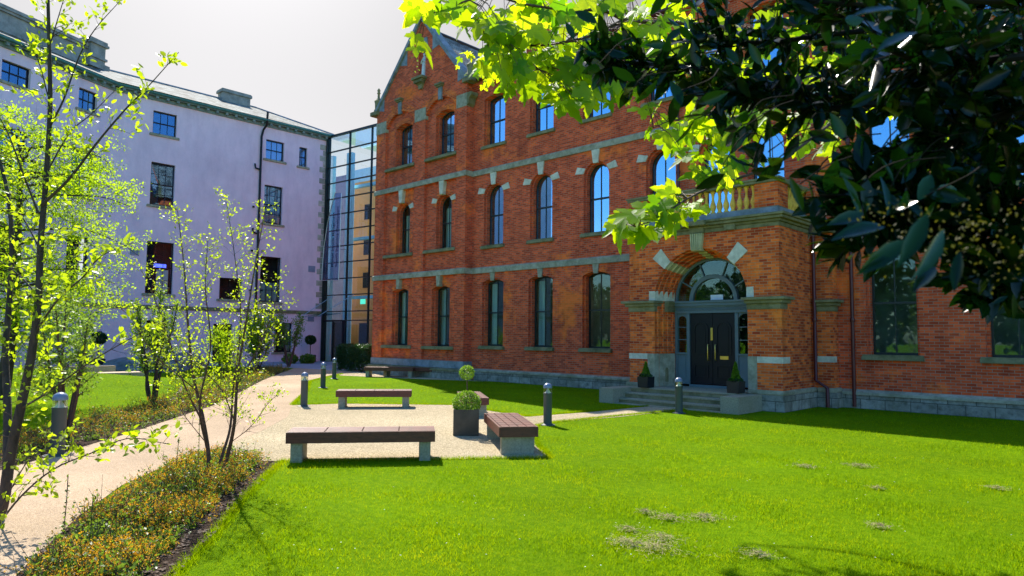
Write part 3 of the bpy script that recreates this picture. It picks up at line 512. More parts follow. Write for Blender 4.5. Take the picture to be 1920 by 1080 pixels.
# bay plinth
pl = MB(BF); pl.box(GL-0.12, GR+0.12, 0.0, 0.60, -0.1, 0.36); pl.build('granite_plinth', 'granite', BB)
capcourse('plinth_cap', GL-0.12, GR+0.16, 0.36, 0.48, 0.44, 0.66, 'stone_moss'); k = MB(BF); k.box(GL-0.02, GR+0.08, 0.0, 0.50, 0.48, 0.80); k.build('plinth_course', 'stone_blue', BB, bev=0.01)
# --- porch
PL, PR, PC, PD = -12.29, -7.55, -9.92, 2.7; ZS = 3.03
P0 = Fr((0, 20.7, 0), (1, 0, 0), (0, -1, 0))
mb = MB(P0)
def layer(hw, d0, d1, l, r, top, bot=0.45): mb.ext([(l, bot), (PC-hw, bot), (PC-hw, ZS)]+[(PC+hw*math.cos(a), ZS+hw*math.sin(a)) for a in [math.pi*(1-k/24) for k in range(1, 24)]]+[(PC+hw, ZS), (PC+hw, bot), (r, bot), (r, top), (l, top)], d0, d1)
layer(1.47, PD-0.16, PD, PL, PR, 4.93)
for k, hw in enumerate((1.42, 1.37, 1.32, 1.28)): layer(hw, PD-0.16-0.19*(k+1)-0.10*(k == 3), PD-0.162-0.19*k, PL+0.3, PR-0.3, 4.9)
mb.box(PR-0.35, PR, 0, PD-0.162, 0.45, 4.93); mb.box(PL, PL+0.35, 0, PD-0.162, 0.45, 4.93)
mb.box(PR+0.001, PR+0.54, -0.0, 0.42, 0.45, 4.93); mb.box(PR+0.001, PR+0.05, PD-0.45, PD, 0.45, 2.70)
mb.box(PR-0.002, PR+0.25, 0.42, 0.75, 5.45, 6.15)
mb.box(PL, PL+0.65, PD-0.65, PD, 5.47, 6.13); mb.box(PR-0.65, PR, PD-0.65, PD, 5.47, 6.13); mb.box(PR-0.3, PR+0.02, 0.02, 0.45, 5.47, 6.13); mb.box(PL, PL+0.3, 0.02, 0.45, 5.47, 6.13)
PW = mb.build('porch_wall', 'brick_porch', BB)
v = MB(P0); voussoirs(v, PC, ZS, 1.475, 1.72, rad(7), rad(173), 56, PD-0.06, PD+0.006, 0.012); v.build('porch_arch', 'brick_porch', PW)
v = MB(P0)
for k, hw in enumerate((1.455, 1.405, 1.355, 1.305)):                # roll mouldings on each arris of the arch and down the jambs
    d = PD-0.16-0.19*k if k else PD-0.16
    v.tube([P0.p(PC-hw, d, 1.45), P0.p(PC-hw, d, ZS)]+[P0.p(PC+hw*math.cos(a), d, ZS+hw*math.sin(a)) for a in [math.pi*(1-j/24) for j in range(1, 24)]]+[P0.p(PC+hw, d, ZS), P0.p(PC+hw, d, 1.45)], 0.038, 8)
v.build('arch_moulding', 'brick_porch', PW, smooth=True)
# pale stones set radially across the arch, stepping back with it
for a, wd in ((90, 5.5), (134, 5.8), (46, 5.8)):
    v = MB(P0); a0, a1 = rad(a-wd), rad(a+wd)
    if a != 90: v.ext([(PC+r_*math.cos(t_), ZS+r_*math.sin(t_)) for r_, t_ in ((1.45, a0), (1.98, a0), (1.98, a1), (1.45, a1))], PD-0.1, PD+0.03)
    else:
        for k in range(5): v.ext([(PC-0.15-0.004*k+0.0+0.055*k*1.2, 4.44), (PC-0.11+0.055*k*1.1, 4.44), (PC-0.13+0.07*k, 4.92), (PC-0.19+0.07*k+0.01, 4.92)], PD-0.05, PD+0.16) if k < 5 else None
        v.ext([(PC-0.15, 4.42), (PC+0.15, 4.42), (PC+0.20, 4.92), (PC-0.20, 4.92)], PD-0.1, PD+0.12)
    v.build('arch_keystone' if a == 90 else 'arch_stone', 'stone_light' if a != 90 else 'stone_cream', PW, bev=0.006)
    v = MB(P0)
    for k, hw in enumerate((1.40, 1.35, 1.30, 1.255)): v.ext([(PC+r_*math.cos(t_), ZS+r_*math.sin(t_)) for r_, t_ in ((hw, a0), (1.50, a0), (1.50, a1), (hw, a1))], PD-0.16-0.19*(k+1), PD-0.10-0.19*k)
    v.build('arch_stone', 'stone_cream', PW, bev=0.004)
DDj = PD-0.80
# jamb stones, bands, capitals
for sg in (-1, 1):
    for z0, z1, m_ in ((0.45, 1.43, 'stone'), (ZS, ZS+0.30, 'stone_light')):
        pl_ = [(1.72, PD+0.012), (1.46, PD+0.012), (1.425, PD-0.15), (1.25, DDj), (1.60, DDj), (1.72, PD-0.2)] if m_ == 'stone' else [(1.66, PD+0.012), (1.45, PD+0.012), (1.41, PD-0.15), (1.245, DDj), (1.5, DDj), (1.66, PD-0.2)]
        v = MB(); pts_ = [P0.p(PC+sg*u_, d_, 0) for u_, d_ in pl_]; n_ = len(pts_); v.add([q+Vector((0, 0, z0)) for q in pts_]+[q+Vector((0, 0, z1)) for q in pts_], [tuple(range(n_)), tuple(range(n_, 2*n_))]+[(k, (k+1) % n_, (k+1) % n_+n_, k+n_) for k in range(n_)])
        js = v.build('jamb_stone', m_, PW, bev=0.008)
    a_ = P0.p(PC+sg*1.425, PD-0.15, 0); b_ = P0.p(PC+sg*1.25, DDj, 0); U_ = (b_-a_).normalized(); N_ = Vector((U_.y, -U_.x, 0)); N_ = N_ if N_.x*sg < 0 else -N_; SF = Fr(a_, U_, N_); v = MB(SF); v.ext(arch(0.22, 0.42, 0.55, 0.95, 0.1), 0.001, 0.012, [arch(0.25, 0.39, 0.58, 0.94, 0.07)]); fs = v.build('foot_scraper_surround', 'stone', js); MB(SF).ext(arch(0.245, 0.395, 0.575, 0.945, 0.075), 0.001, 0.005).build('foot_scraper_shade', 'stone_moss', js)  # thin raised panel, its dark colour paints the shade of an arched recess
    xe = PR if sg > 0 else PL; a, b = sorted((PC+sg*1.725, xe+sg*0.010)); v = MB(P0); v.box(a, b, PD-0.44, PD+0.012, 1.26, 1.43)
    if sg > 0: v.box(PR, PR+0.062, PD-0.45, PD+0.012, 1.26, 1.43); v.box(PR+0.1, PR+0.555, 0.2, 0.432, 1.26, 1.43)
    v.build('stone_band', 'stone_light', PW)
    v = MB(P0)
    for z0, z1, p in ((2.70, 2.86, 0.03), (2.86, 2.95, 0.11), (2.95, 3.03, 0.20)):
        a, b = sorted((PC+sg*(1.47-p*0.5), xe+sg*p)); v.box(a, b, PD-0.42-p*0.5, PD+p, z0, z1)
        a, b = sorted((PC+sg*(1.26-p*0.3), PC+sg*1.5)); v.box(a, b, PD-0.98, PD-0.4, z0, z1-0.002)
        if sg > 0: v.box(PR+0.06, PR+0.54+p, 0.05, 0.42+p, z0, z1)
    v.build('capital', 'stone_moss', PW, bev=0.012)
# entablature and balustrade
c = MB(P0)
for z0, z1, p in ((4.93, 5.05, 0.02), (5.05, 5.12, 0.08), (5.12, 5.20, 0.18), (5.20, 5.27, 0.24)): c.box(PL-p, PR+p, 0.0, PD+p, z0, z1)
for u in (PC, -8.9, -10.95): c.box(u-0.17-0.06*(u == PC), u+0.17+0.06*(u == PC), PD, PD+0.11, 4.93, 5.115)
c.box(PC-0.38, PC+0.38, PD, PD+0.30, 5.125, 5.265); c.box(PR, PR+0.6, 0, 0.66, 4.94, 5.26)
c.build('cornice', 'stone_moss', PW, bev=0.012)
c = MB(P0); c.box(PL+0.01, PR-0.01, 0.0, PD-0.01, 5.27, 5.47); c.box(PR, PR+0.3, 0.0, 0.6, 5.27, 5.45); c.build('blocking_course', 'stone_blue', PW, bev=0.01)
c = MB(P0); c.box(PL-0.05, PR+0.05, PD-0.32, PD+0.05, 6.13, 6.20); c.box(PL-0.08, PR+0.08, PD-0.34, PD+0.08, 6.20, 6.26); c.box(PR-0.30, PR+0.05, 0.0, PD-0.32, 6.13, 6.255); c.box(PL-0.05, PL+0.30, 0.0, PD-0.32, 6.13, 6.255); c.build('handrail', 'stone_moss', PW, bev=0.01)
prof = [(0.072, 0), (0.072, 0.05), (0.045, 0.055), (0.05, 0.09), (0.078, 0.16), (0.085, 0.21), (0.075, 0.27), (0.045, 0.36), (0.032, 0.44), (0.035, 0.52), (0.05, 0.55), (0.045, 0.57), (0.055, 0.60), (0.072, 0.605), (0.072, 0.66)]
def baluster(x, d):
    b = MB(); b.lathe(P0.p(x, d, 5.47), prof, 12); return b.build('baluster', 'ochre', PW, smooth=True)
nb = 17
for k in range(nb): baluster(PL+0.65+0.1+(PR-PL-1.5)*k/(nb-1), PD-0.16)
for k in range(8): baluster(PR-0.16, 0.55+0.19*k+0.06)
# door case
DD = PD-0.86; dc = MB(P0); J = [(-11.2, -11.12), (-10.80, -10.70), (-9.24, -9.14), (-8.72, -8.64)]
for a, b in J: dc.box(a, b, DD-0.12, DD+0.01, 0.52, 2.72)
dc.box(-11.2, -8.64, DD-0.10, DD+0.03, 2.66, 2.84); dc.box(-11.22, -8.62, DD-0.10, DD+0.10, 2.88, 2.97); dc.box(-11.22, -8.62, DD-0.10, DD+0.06, 2.84, 2.88); dc.box(-11.22, -8.62, DD-0.10, DD+0.14, 2.97, 3.03)
for k in range(52): dc.box(-11.16+k*0.0485, -11.16+k*0.0485+0.026, DD, DD+0.05, 2.74, 2.81)
for a, b in ((-11.12, -10.80), (-9.14, -8.72)):
    dc.box(a, b, DD-0.08, DD-0.02, 0.52, 1.42); dc.box(a-0.01, b+0.01, DD-0.08, DD+0.03, 1.42, 1.47); dc.box(a+0.05, b-0.05, DD-0.02, DD-0.005, 0.68, 1.32)
    for z in (1.86, 2.24): dc.box(a, b, DD-0.06, DD-0.03, z-0.012, z+0.012)
    dc.ext([(a, 2.66), (a, 2.40)]+[((a+b)/2-(b-a)/2*math.cos(t_), 2.42+(b-a)/2*math.sin(t_)) for t_ in [math.pi*j/10 for j in range(1, 10)]]+[(b, 2.40), (b, 2.66)], DD-0.07, DD-0.02)
def ring(mb_, r0, r1, d0, d1, n=32):
    mb_.ext([(PC+r1*math.cos(math.pi*k/n), ZS+r1*math.sin(math.pi*k/n)) for k in range(n+1)]+[(PC+r0*math.cos(math.pi*(1-k/n)), ZS+r0*math.sin(math.pi*(1-k/n))) for k in range(n+1)], d0, d1)
ring(dc, 1.20, 1.275, DD-0.10, DD+0.0); ring(dc, 0.66, 0.78, DD-0.08, DD+0.02)
for a in (26, 64, 102+0, 154): 
    a = rad({26: 30, 64: 68, 102: 112, 154: 150}[a]); x, z = math.cos(a), math.sin(a); q = 0.018
    dc.ext([(PC+0.77*x+q*z, ZS+0.77*z-q*x), (PC+1.21*x+q*z, ZS+1.21*z-q*x), (PC+1.21*x-q*z, ZS+1.21*z+q*x), (PC+0.77*x-q*z, ZS+0.77*z+q*x)], DD-0.07, DD-0.01)
DC = dc.build('door_case', 'joinery', BB, bev=0.004)
gl = MB(P0); gl.ext([(PC+1.22*math.cos(math.pi*k/24), ZS+1.22*math.sin(math.pi*k/24)) for k in range(25)], DD-0.06, DD-0.055); gl.build('fanlight', 'glass_dim', DC)
for a, b in ((-11.12, -10.80), (-9.14, -8.72)): MB(P0).box(a, b, DD-0.055, DD-0.05, 1.45, 2.6).build('sidelight', 'glass_dim', DC)
MB(P0).box(-10.02, -9.62, DD-0.05, DD-0.045, 3.05, 3.20).build('paper_notice', 'paper', DC)
for sg in (-1, 1):
    a, b = (-10.70, -9.975) if sg < 0 else (-9.965, -9.24); d = MB(P0); d.box(a, b, DD-0.09, DD-0.04, 0.54, 2.66)
    DL = d.build('door', 'black', BB, bev=0.004)
    for z0, z1, ri in ((0.72, 1.12, 0), (1.42, 2.2, 0.2)):
        o1 = arch(a+0.12, b-0.12, z0, z1, ri); i1 = inset(a+0.12, b-0.12, z0, z1, ri, 0.045) if ri else arch(a+0.165, b-0.165, z0+0.045, z1-0.045, 0)
        d = MB(P0); d.ext(o1, DD-0.045, DD-0.018, [i1]); i2 = inset(a+0.12, b-0.12, z0, z1, ri, 0.09) if ri else arch(a+0.21, b-0.21, z0+0.09, z1-0.09, 0); d.ext(i2, DD-0.045, DD-0.028); d.build('door_panel', 'black', DL, bev=0.008)
    xh = -9.97+sg*0.12; MB(P0).tube([P0.p(xh+sg*0.0, DD-0.04, 1.72), P0.p(xh, DD+0.03, 1.72), P0.p(xh, DD+0.04, 1.68), P0.p(xh, DD+0.04, 1.30), P0.p(xh, DD+0.03, 1.26), P0.p(xh, DD-0.04, 1.26)], 0.014, 8).build('pull_handle', 'brass', DL, smooth=True)
    if sg > 0:
        MB(P0).box(-9.73, -9.47, DD-0.04, DD-0.025, 1.29, 1.39).build('letter_plate', 'brass', DL, bev=0.004)
        MB(P0).lathe(P0.p(-9.90, DD-0.03, 1.52), [(0.0, -0.02), (0.02, 0), (0.0, 0.02)], 8).build('lock', 'steel', DL)
    else: MB(P0).box(-10.02, -9.955, DD-0.04, DD-0.02, 1.85, 2.22).build('finger_plate', 'brass', DL, bev=0.004)
MB(P0).box(-10.72, -9.22, DD-0.12, DD+0.02, 0.45, 0.52).build('door_sill', 'joinery', BB)
b = MB(P0); b.box(-11.3, -8.5, 0.3, 0.35, 0.45, 4.4); b.box(PL+0.36, PR-0.36, 0.3, 1.6, 4.6, 4.7); b.build('hall_back', 'dark', BB)
# porch plinth, steps, cheek blocks
for a in ((PL-0.12, PL+0.7, 0.3, PD+0.12, -0.05, 0.40), (PR-0.7, PR+0.12, 0.10, PD+0.12, -0.05, 0.42), (PR+0.12, PR+0.66, 0.0, 0.54, -0.05, 0.42)): MB(P0).box(*a).build('porch_plinth', 'granite', BB, bev=0.01)
for a in ((PL-0.10, PC-1.47, 0.3, PD+0.10, 0.40, 0.55), (PC+1.47, PR+0.10, 0.10, PD+0.10, 0.42, 0.55), (PR+0.10, PR+0.64, 0.0, 0.52, 0.42, 0.55)): MB(P0).box(*a).build('plinth_cap', 'stone', BB, bev=0.03)
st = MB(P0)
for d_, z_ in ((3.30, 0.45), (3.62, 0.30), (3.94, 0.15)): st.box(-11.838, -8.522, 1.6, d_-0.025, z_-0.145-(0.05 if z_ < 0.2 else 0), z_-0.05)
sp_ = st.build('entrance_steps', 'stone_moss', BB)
for d_, z_ in ((3.30, 0.45), (3.62, 0.30), (3.94, 0.15)): MB(P0).box(-11.84, -8.52, 1.6 if z_ > 0.4 else d_-0.36, d_, z_-0.048, z_).build('tread', 'concrete', sp_, bev=0.008)
MB(P0).box(-12.0, -8.3, 3.94, 4.15, -0.05, 0.02).build('threshold_slab', 'concrete', sp_)
for a, b in ((-12.35, -11.842), (-8.518, -8.02)): MB(P0).box(a, b, PD+0.122, 4.2, -0.05, 0.43).build('cheek_block', 'concrete', BB, bev=0.012)
# downpipes
def pipe(pts, r_=0.05, m_='gutter', parent=BB, name='downpipe'): 
    b = MB(); b.tube(pts, r_, 10)
    for z in (2.4, 4.8, 7.5, 10.5):
        if pts[-1][2] > z: q = Vector(pts[-1]); b.lathe((q.x, q.y, z), [(r_+0.012, 0), (r_+0.02, 0.03), (r_+0.02, 0.09), (r_+0.012, 0.12)], 10)
    return b.build(name, m_, parent, smooth=True)
pipe([(-7.13, 20.1, 0.02), (-7.13, 20.1, 0.55), (-7.45, 20.12, 0.75), (-7.45, 20.12, 4.9)]); pipe([(-6.58, 20.57, 0.05), (-6.58, 20.57, 5.1), (-6.58, 20.57, 13.3)]); pipe([(-12.05, 20.57, 5.3), (-12.05, 20.57, 13.3)])
h = MB(BF); h.box(-6.74, -6.42, 0.06, 0.3, 4.98, 5.2); h.build('hopper_head', 'gutter', BB)
# dim rooms, lit lamps
rm = MB(BF)
for z in (0.2, 4.7, 9.1, 13.0): rm.box(GL+0.4, X1-0.5, -3.0, -0.5, z, z+0.12)
rm.box(GL+0.4, X1-0.5, -3.1, -3.0, 0.2, 13.1)
for u in (-29.0, -25.8, -22.6, -19.8, -17.0, -14.2, -11.5, -7.3, -4.2): rm.box(u, u+0.12, -2.99, -0.5, 0.33, 12.99)
rm.build('room_interior', 'interior', BB)
for u, z in ((-18.3, 4.2), (-15.6, 4.3), (-15.3, 4.0), (-24.2, 3.9), (-15.6, 6.9)): MB(BF).box(u-0.35, u+0.35, -1.8, -1.7, z-0.03, z).build('ceiling_lamp', 'lamp', BB)
# statue in the niche: a robed standing figure, one continuous body
def figure(name, base, h, label):
    ring_ = [(0.00, .155, .135, 0, 0), (0.04, .15, .13, 0, 0), (0.2, .125, .115, .0, .0), (0.38, .12, .11, .012, 0), (0.5, .128, .10, .015, 0), (0.6, .105, .085, .01, 0), (0.7, .12, .085, 0, 0), (0.78, .125, .08, -.005, 0), (0.825, .085, .06, 0, 0), (0.85, .04, .042, 0, .01), (0.87, .044, .05, 0, .02), (0.91, .055, .062, 0, .02), (0.95, .052, .06, 0, .015), (0.985, .032, .038, 0, .008), (1.0, .006, .008, 0, 0)]
    n = 24; mb_ = MB(); V = []
    for z, rx, ry, ox, oy in ring_:
        for j in range(n):
            a = 2*math.pi*j/n; f = 1+(0.07*math.sin(6*a+z*3)+0.04*math.sin(11*a) if z < 0.75 else 0); V.append(Vector(base)+Vector(((ox+rx*f*math.cos(a))*h, (-oy-ry*f*0+ry*f*math.sin(a))*h, z*h)))
    k = len(ring_); F = [(i*n+j, i*n+(j+1) % n, (i+1)*n+(j+1) % n, (i+1)*n+j) for i in range(k-1) for j in range(n)]+[tuple(range(n))]
    mb_.add(V, F); o_ = mb_.build(name, 'statue', smooth=True)
    tag(o_, label, 'statue'); b = Vector(base)
    ar_ = MB()
    for sg in (-1, 1):                        # arms folded to the chest, hands together
        ar_.tube([b+Vector((sg*.115, 0, .77))*h, b+Vector((sg*.145, -.03, .66))*h, b+Vector((sg*.13, -.07, .585))*h, b+Vector((sg*.06, -.115, .64))*h, b+Vector((sg*.012, -.125, .70))*h], [.036*h, .04*h, .042*h, .030*h, .014*h], 8)
        for q in range(4): ar_.tube([b+Vector((sg*.010, -.123-.004*q, .695))*h, b+Vector((sg*.004, -.128-.006*q, .735-.004*q))*h], [.006*h, .004*h], 5)
    ar_.build('arms', 'statue', o_, smooth=True)
    v_ = MB(); V = []; rr = [(.40, .13, .115, 0), (.6, .125, .10, 0), (.78, .128, .083, 0), (.84, .08, .066, .0), (.90, .066, .07, -.012), (.96, .064, .068, -.012), (1.0, .03, .035, -.01), (1.005, .003, .003, -.01)]; m = 14
    for z, rx, ry, oy in rr:
        for j in range(m): a = rad(-20)+rad(220)*j/(m-1); f = 1.06+0.05*math.sin(9*a); V.append(b+Vector((rx*f*math.cos(a), ry*f*math.sin(a)-oy*0, z))*h)
    v_.add(V, [(i*m+j, i*m+j+1, (i+1)*m+j+1, (i+1)*m+j) for i in range(len(rr)-1) for j in range(m-1)]); v_.build('veil', 'statue', o_, smooth=True); return o_
S0 = BF.p(-25.76, 0.28, 14.42); figure('statue', S0, 1.18, 'pale stone statue of a robed standing figure in the gable niche')
MB(BF).box(-25.93, -25.59, 0.1, 0.46, 14.30, 14.42).build('statue_pedestal', 'stone_moss', BB, bev=0.01)
# ================================================================== LILAC BUILDING
LF = Fr((-45.05, 26.7, 0), (0, -1, 0), (1, 0, 0)); WD = Vector((0.43, -0.90, 0)).normalized(); WF = Fr((-45.05, 12.3, 0), WD, (-WD.y, WD.x, 0))
LB = empty('lilac_building', (-45, 18, 0), 'tall lilac rendered building with sash windows, teal gutter and slate roof', 'building')
def lw(parent, fr, u0, u1, z0, z1, cols, rows, **k):
    sl = k.pop('sill', True); return window(parent, fr, u0, u1, z0, z1, 0, -0.16, cols, rows, 'black', 'glass_upper' if z0 > 9 else 'glass_lilac', sill=(u0-0.18, u1+0.18, -0.2, 0.10) if sl else None, sm='stone', t=0.07, **k)
LW = [(10.75, 12.15, 14.25, 15.68, 3, (1, 1), {}), (3.45, 4.8, 14.08, 15.45, 3, (1, 1), {'blind': 1.0}), (1.65, 2.28, 14.03, 15.43, 2, (1, 1), {'blind': 1.0}),
      (10.72, 12.13, 9.8, 12.46, 3, (2, 2), {}), (3.45, 4.8, 9.58, 12.25, 3, (2, 2), {'blind': 0.98}), (10.58, 12.16, 4.34, 7.54, 3, (2, 2), {}), (3.4, 4.9, 4.14, 7.27, 3, (2, 2), {}),
      (6.15, 7.65, 4.2, 5.6, 2, (1, 1), {}), (2.39, 3.73, 0.68, 2.72, 3, (2, 2), {'curtain': True}), (10.72, 12.0, 1.08, 2.71, 3, (1, 1), {}), (6.7, 7.95, 0.02, 2.56, 2, (1, 1), {'sill': False})]
WW = [(5.0, 6.5, 14.62, 15.7, 3, (1, 1), {}), (1.05, 2.22, 14.56, 15.75, 3, (1, 1), {}), (1.05, 2.45, 9.6, 12.3, 3, (2, 2), {}), (5.0, 6.4, 9.6, 12.3, 3, (2, 2), {}), (1.05, 2.45, 4.44, 7.3, 3, (2, 2), {}), (5.0, 6.4, 4.4, 7.3, 3, (2, 2), {}), (4.7, 5.6, 1.95, 2.9, 2, (1, 1), {}), (9.0, 10.4, 4.4, 7.3, 3, (2, 2), {}), (9.0, 10.4, 9.6, 12.3, 3, (2, 2), {}), (9.0, 10.4, 14.62, 15.7, 3, (1, 1), {})]
for fr, lst, u1 in ((LF, LW, 14.4), (WF, WW, 16.0)):
    m_ = MB(fr); m_.ext([(0, 0), (u1, 0), (u1, 16.55), (0, 16.55)], -0.45, 0, [arch(q[0], q[1], q[2], q[3], 0) for q in lst]); m_.build('wall', 'render', LB)
    for q in lst: lw(LB, fr, *q[:6], **q[6])
    s = MB(fr); course(s, 0.0, u1+0.02*(fr is LF), 3.38, 3.62, 0, 0.07); s.build('string_course', 'stone_moss', LB)
    c = MB(fr); c.box(-0.1, u1+0.15*(fr is LF), -0.2, 0.36, 16.52, 16.60)
    c.box(0, u1, 0, 0.10, 16.30, 16.50)
    n = int(u1/0.62)
    for k in range(n): c.box(0.2+k*0.62, 0.2+k*0.62+0.16, 0.10, 0.34, 16.38, 16.515)
    c.build('cornice', 'soffit', LB)
    gt = MB(fr); gt.tube([fr.p(-0.2, 0.42, 16.66), fr.p(u1+0.1, 0.42, 16.66)], 0.10, 8); gt.build('gutter', 'teal', LB, smooth=True)
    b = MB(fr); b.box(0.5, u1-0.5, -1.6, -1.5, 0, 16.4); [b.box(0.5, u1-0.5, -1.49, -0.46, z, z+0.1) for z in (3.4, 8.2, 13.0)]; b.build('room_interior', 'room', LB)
q = MB(LF)
for k in range(39): q.box(0.0, 0.62 if k % 2 else 0.36, 0.0, 0.025, 0.02+k*0.42+ (0.0 if k*0.42 < 3.2 else 0.0), 0.40+k*0.42) if 0.4+k*0.42 < 16.28 and not (3.0 < k*0.42 < 3.65) and k*.42 > 3.3 else None
q.box(-0.02, 0.0, -0.45, 0.03, 0, 16.4); q.build('quoins', 'quoin', LB)
vn = MB(LF); [vn.box(a, b, 0, 0.02, z0, z1) for a, b, z0, z1 in ((0.76, 1.29, 6.43, 6.89), (0.73, 1.21, 2.86, 3.31), (4.12, 4.4, 3.0, 3.27), (12.6, 13.09, 6.6, 6.99))]
for a, b, z0, z1 in ((0.76, 1.29, 6.43, 6.89), (0.73, 1.21, 2.86, 3.31), (4.12, 4.4, 2.98, 3.27), (12.6, 13.09, 6.6, 6.99)): MB(LF).box(a, b, 0, 0.03, z0, z1).build('vent_cover', 'mauve', LB)
pipe([LF.p(5.2, 0.12, 0.1), LF.p(5.2, 0.12, 15.5), LF.p(5.1, 0.14, 16.0), LF.p(5.0, 0.40, 16.3), LF.p(5.0, 0.5, 17.2)], 0.075, 'black', LB)
for z in (13.2, 8.75): pipe([LF.p(5.2, 0.12, z), LF.p(5.55, 0.12, z+0.05), LF.p(5.6, 0.12, z+0.35)], 0.06, 'black', LB, 'waste_pipe')
MB(LF).box(10.75, 11.45, -0.36, -0.34, 4.4, 5.85).build('blind', 'blind', LB); MB(LF).box(3.5, 4.8, -0.36, -0.34, 4.2, 5.5).build('curtain', 'curtain', LB)
MB(LF).box(10.9, 11.6, -0.35, -0.3, 5.95, 6.2).build('lit_display', 'blue_led', LB)
r = MB(); ez = 16.72; A0 = LF.p(-0.2, 0.5, ez); A1 = LF.p(14.4, 0.5, ez); A1.x += 0.1; A2 = WF.p(16, 0.5, ez); Rg0 = Vector((-50, 23.4, 19.15)); Rg1 = Vector((-50, 11.5, 19.15)); Rg2 = WF.p(16, -5.2, 19.15)
r.quad(A0, A1, Rg1, Rg0); r.quad(A1, A2, Rg2, Rg1); r.quad(A0, Rg0, Vector((-55, 27, 16.7))); r.quad(Rg0, Rg1, Vector((-55, 9, 16.7)), Vector((-55, 27, 16.7))); r.quad(Rg1, Rg2, Rg2+Vector((-5, -2, -2.4)), Vector((-55, 9, 16.7)))
rf = r.build('roof', 'slate', LB); MB().tube([Rg0, Rg1, Rg2], 0.10, 6).build('ridge_tile', 'stone_blue', rf); MB().tube([Rg0, A0], 0.09, 6).build('ridge_tile', 'stone_blue', rf)
c = MB(); c.box(-50.4, -49.6, 20.65, 22.75, 18.6, 19.70); c.box(-50.5, -49.5, 20.55, 22.85, 19.62, 19.80); c.box(-50.45, -49.55, 20.6, 22.8, 19.80, 19.88); c.build('chimney', 'stone_grey', LB)
PF = Fr((-49.9, 12.6, 0), WD, (-WD.y, WD.x, 0)); c = MB(PF); c.box(0.3, 14, -0.6, 0, 17.5, 20.05); c.box(0.3, 14, -0.65, 0.12, 20.05, 20.2); c.box(0.3, 14, -0.7, 0.2, 20.2, 20.4); c.box(0.3, 14, 0, 0.06, 18.9, 19.02); c.build('parapet', 'stone_grey', LB)
c = MB(PF); c.box(-0.25, 0.8, -0.9, 0.35, 17.8, 20.45); c.box(-0.4, 0.95, -1.05, 0.5, 20.45, 20.6); c.box(-0.33, 0.88, -1.0, 0.43, 20.6, 20.8); c.box(-0.35, 0.9, -1.0, 0.45, 19.55, 19.7); c.box(-0.45, 1.0, -1.1, 0.55, 18.9, 19.25); c.build('chimney', 'stone_grey', LB)
m_ = MB(); m_.box(-56, -45.52, 26.2, 26.65, 0, 16.5); m_.build('wall', 'render', LB)
# ================================================================== GLASS LINK
GU = Vector((0.993, 0.118, 0)); GF = Fr((-45.0, 26.72, 0), GU, (0.118, -0.993, 0))
GB = empty('glass_link', (-40, 27.2, 0), 'glazed entrance link between the lilac building and the red brick building', 'glass building')
GWd = 15.6; mull = [0.12, 2.48, 4.85, 7.2, 9.6, 12.0, 14.4]; rows = [2.95]+[3.60+1.18*k for k in range(12)]
f_ = MB(GF)
for u in mull: f_.box(u-0.035, u+0.035, -0.10, 0.05, 0, 16.6)
for z in rows: f_.box(0.0, GWd, -0.08, 0.05, z-0.035, z+0.035)
f_.box(0.0, GWd, -0.1, 0.1, 16.52, 16.66); f_.box(0.02, 0.10, -0.2, 0.2, 0, 16.7); f_.build('curtain_wall_frame', 'sash', GB)
MB(GF).box(0.1, GWd, -0.03, -0.02, 0.0, 16.5).build('glazing', 'glass_link', GB)
f_ = MB(GF); f_.box(0.1, GWd, -6.0, -0.1, 16.5, 16.55); f_.build('glass_roof', 'glass_link', GB)
f_ = MB(GF); f_.box(-1.7, GWd+1, -4.2, -4.0, 0.0, 14.1); f_.build('inner_wall', 'tan_wall', GB)
f_ = MB(GF); f_.box(-3.2, GWd+1, -5.4, -5.2, 0.0, 15.6); f_.build('upper_panel', 'aqua', GB)
f_ = MB(GF); f_.box(-0.9, -0.55, -1.2, -0.9, 0, 15.5); f_.box(0.55, 1.15, -1.6, -1.3, 0, 15.6); f_.build('column', 'aqua', GB)
f_ = MB(GF); f_.box(-10.0, -3.0, -4.4, -4.2, 0, 15.0); f_.build('inner_wall', 'mauve', GB)
for z in (4.6, 9.0, 13.0): MB(GF).box(0.3, GWd, -2.2, -1.9, z, z+0.22).build('walkway', 'aqua', GB)
fl = MB(GF)
for u in (-0.4, 1.2, 2.9): 
    for z in (5.6, 8.2, 11.0): fl.box(u, u+0.7, -3.99, -3.95, z, z+1.2)
fl.build('inner_window', 'dark', GB)
b = MB(GF); b.box(1.6, 2.6, -2.1, -2.0, 0, 2.8); b.box(2.9, 9, -2.5, -2.4, 0, 2.8); b.box(-4, 0.3, -2.2, -2.1, 0, 2.9); b.build('entrance_lobby', 'dark', GB)
MB(GF).box(3.55, 4.0, -0.5, -0.4, 4.1, 4.45).build('exit_sign', 'green_led', GB)
d_ = MB(GF); d_.box(1.12, 1.2, -0.02, 0.07, 0, 2.9); d_.box(2.2, 2.42, -0.02, 0.07, 0, 2.92); d_.box(0.15, 2.4, -0.02, 0.08, 2.86, 2.98); d_.build('door_frame', 'black', GB)
MB(GF).tube([GF.p(1.0, 0.12, 0.5), GF.p(1.0, 0.12, 1.9)], 0.025, 8).build('door_handle', 'steel', GB)
cn = MB(GF); cn.add([GF.p(*q) for q in ((-0.2, 0.1, 3.45), (2.5, 0.1, 3.45), (1.9, 1.9, 3.15), (-0.1, 1.9, 3.15), (-0.2, 0.1, 3.48), (2.5, 0.1, 3.48), (1.9, 1.9, 3.18), (-0.1, 1.9, 3.18))], [(0, 1, 2, 3), (4, 5, 6, 7), (0, 1, 5, 4), (1, 2, 6, 5), (2, 3, 7, 6), (3, 0, 4, 7)]); cn.build('canopy', 'glass_link', GB)
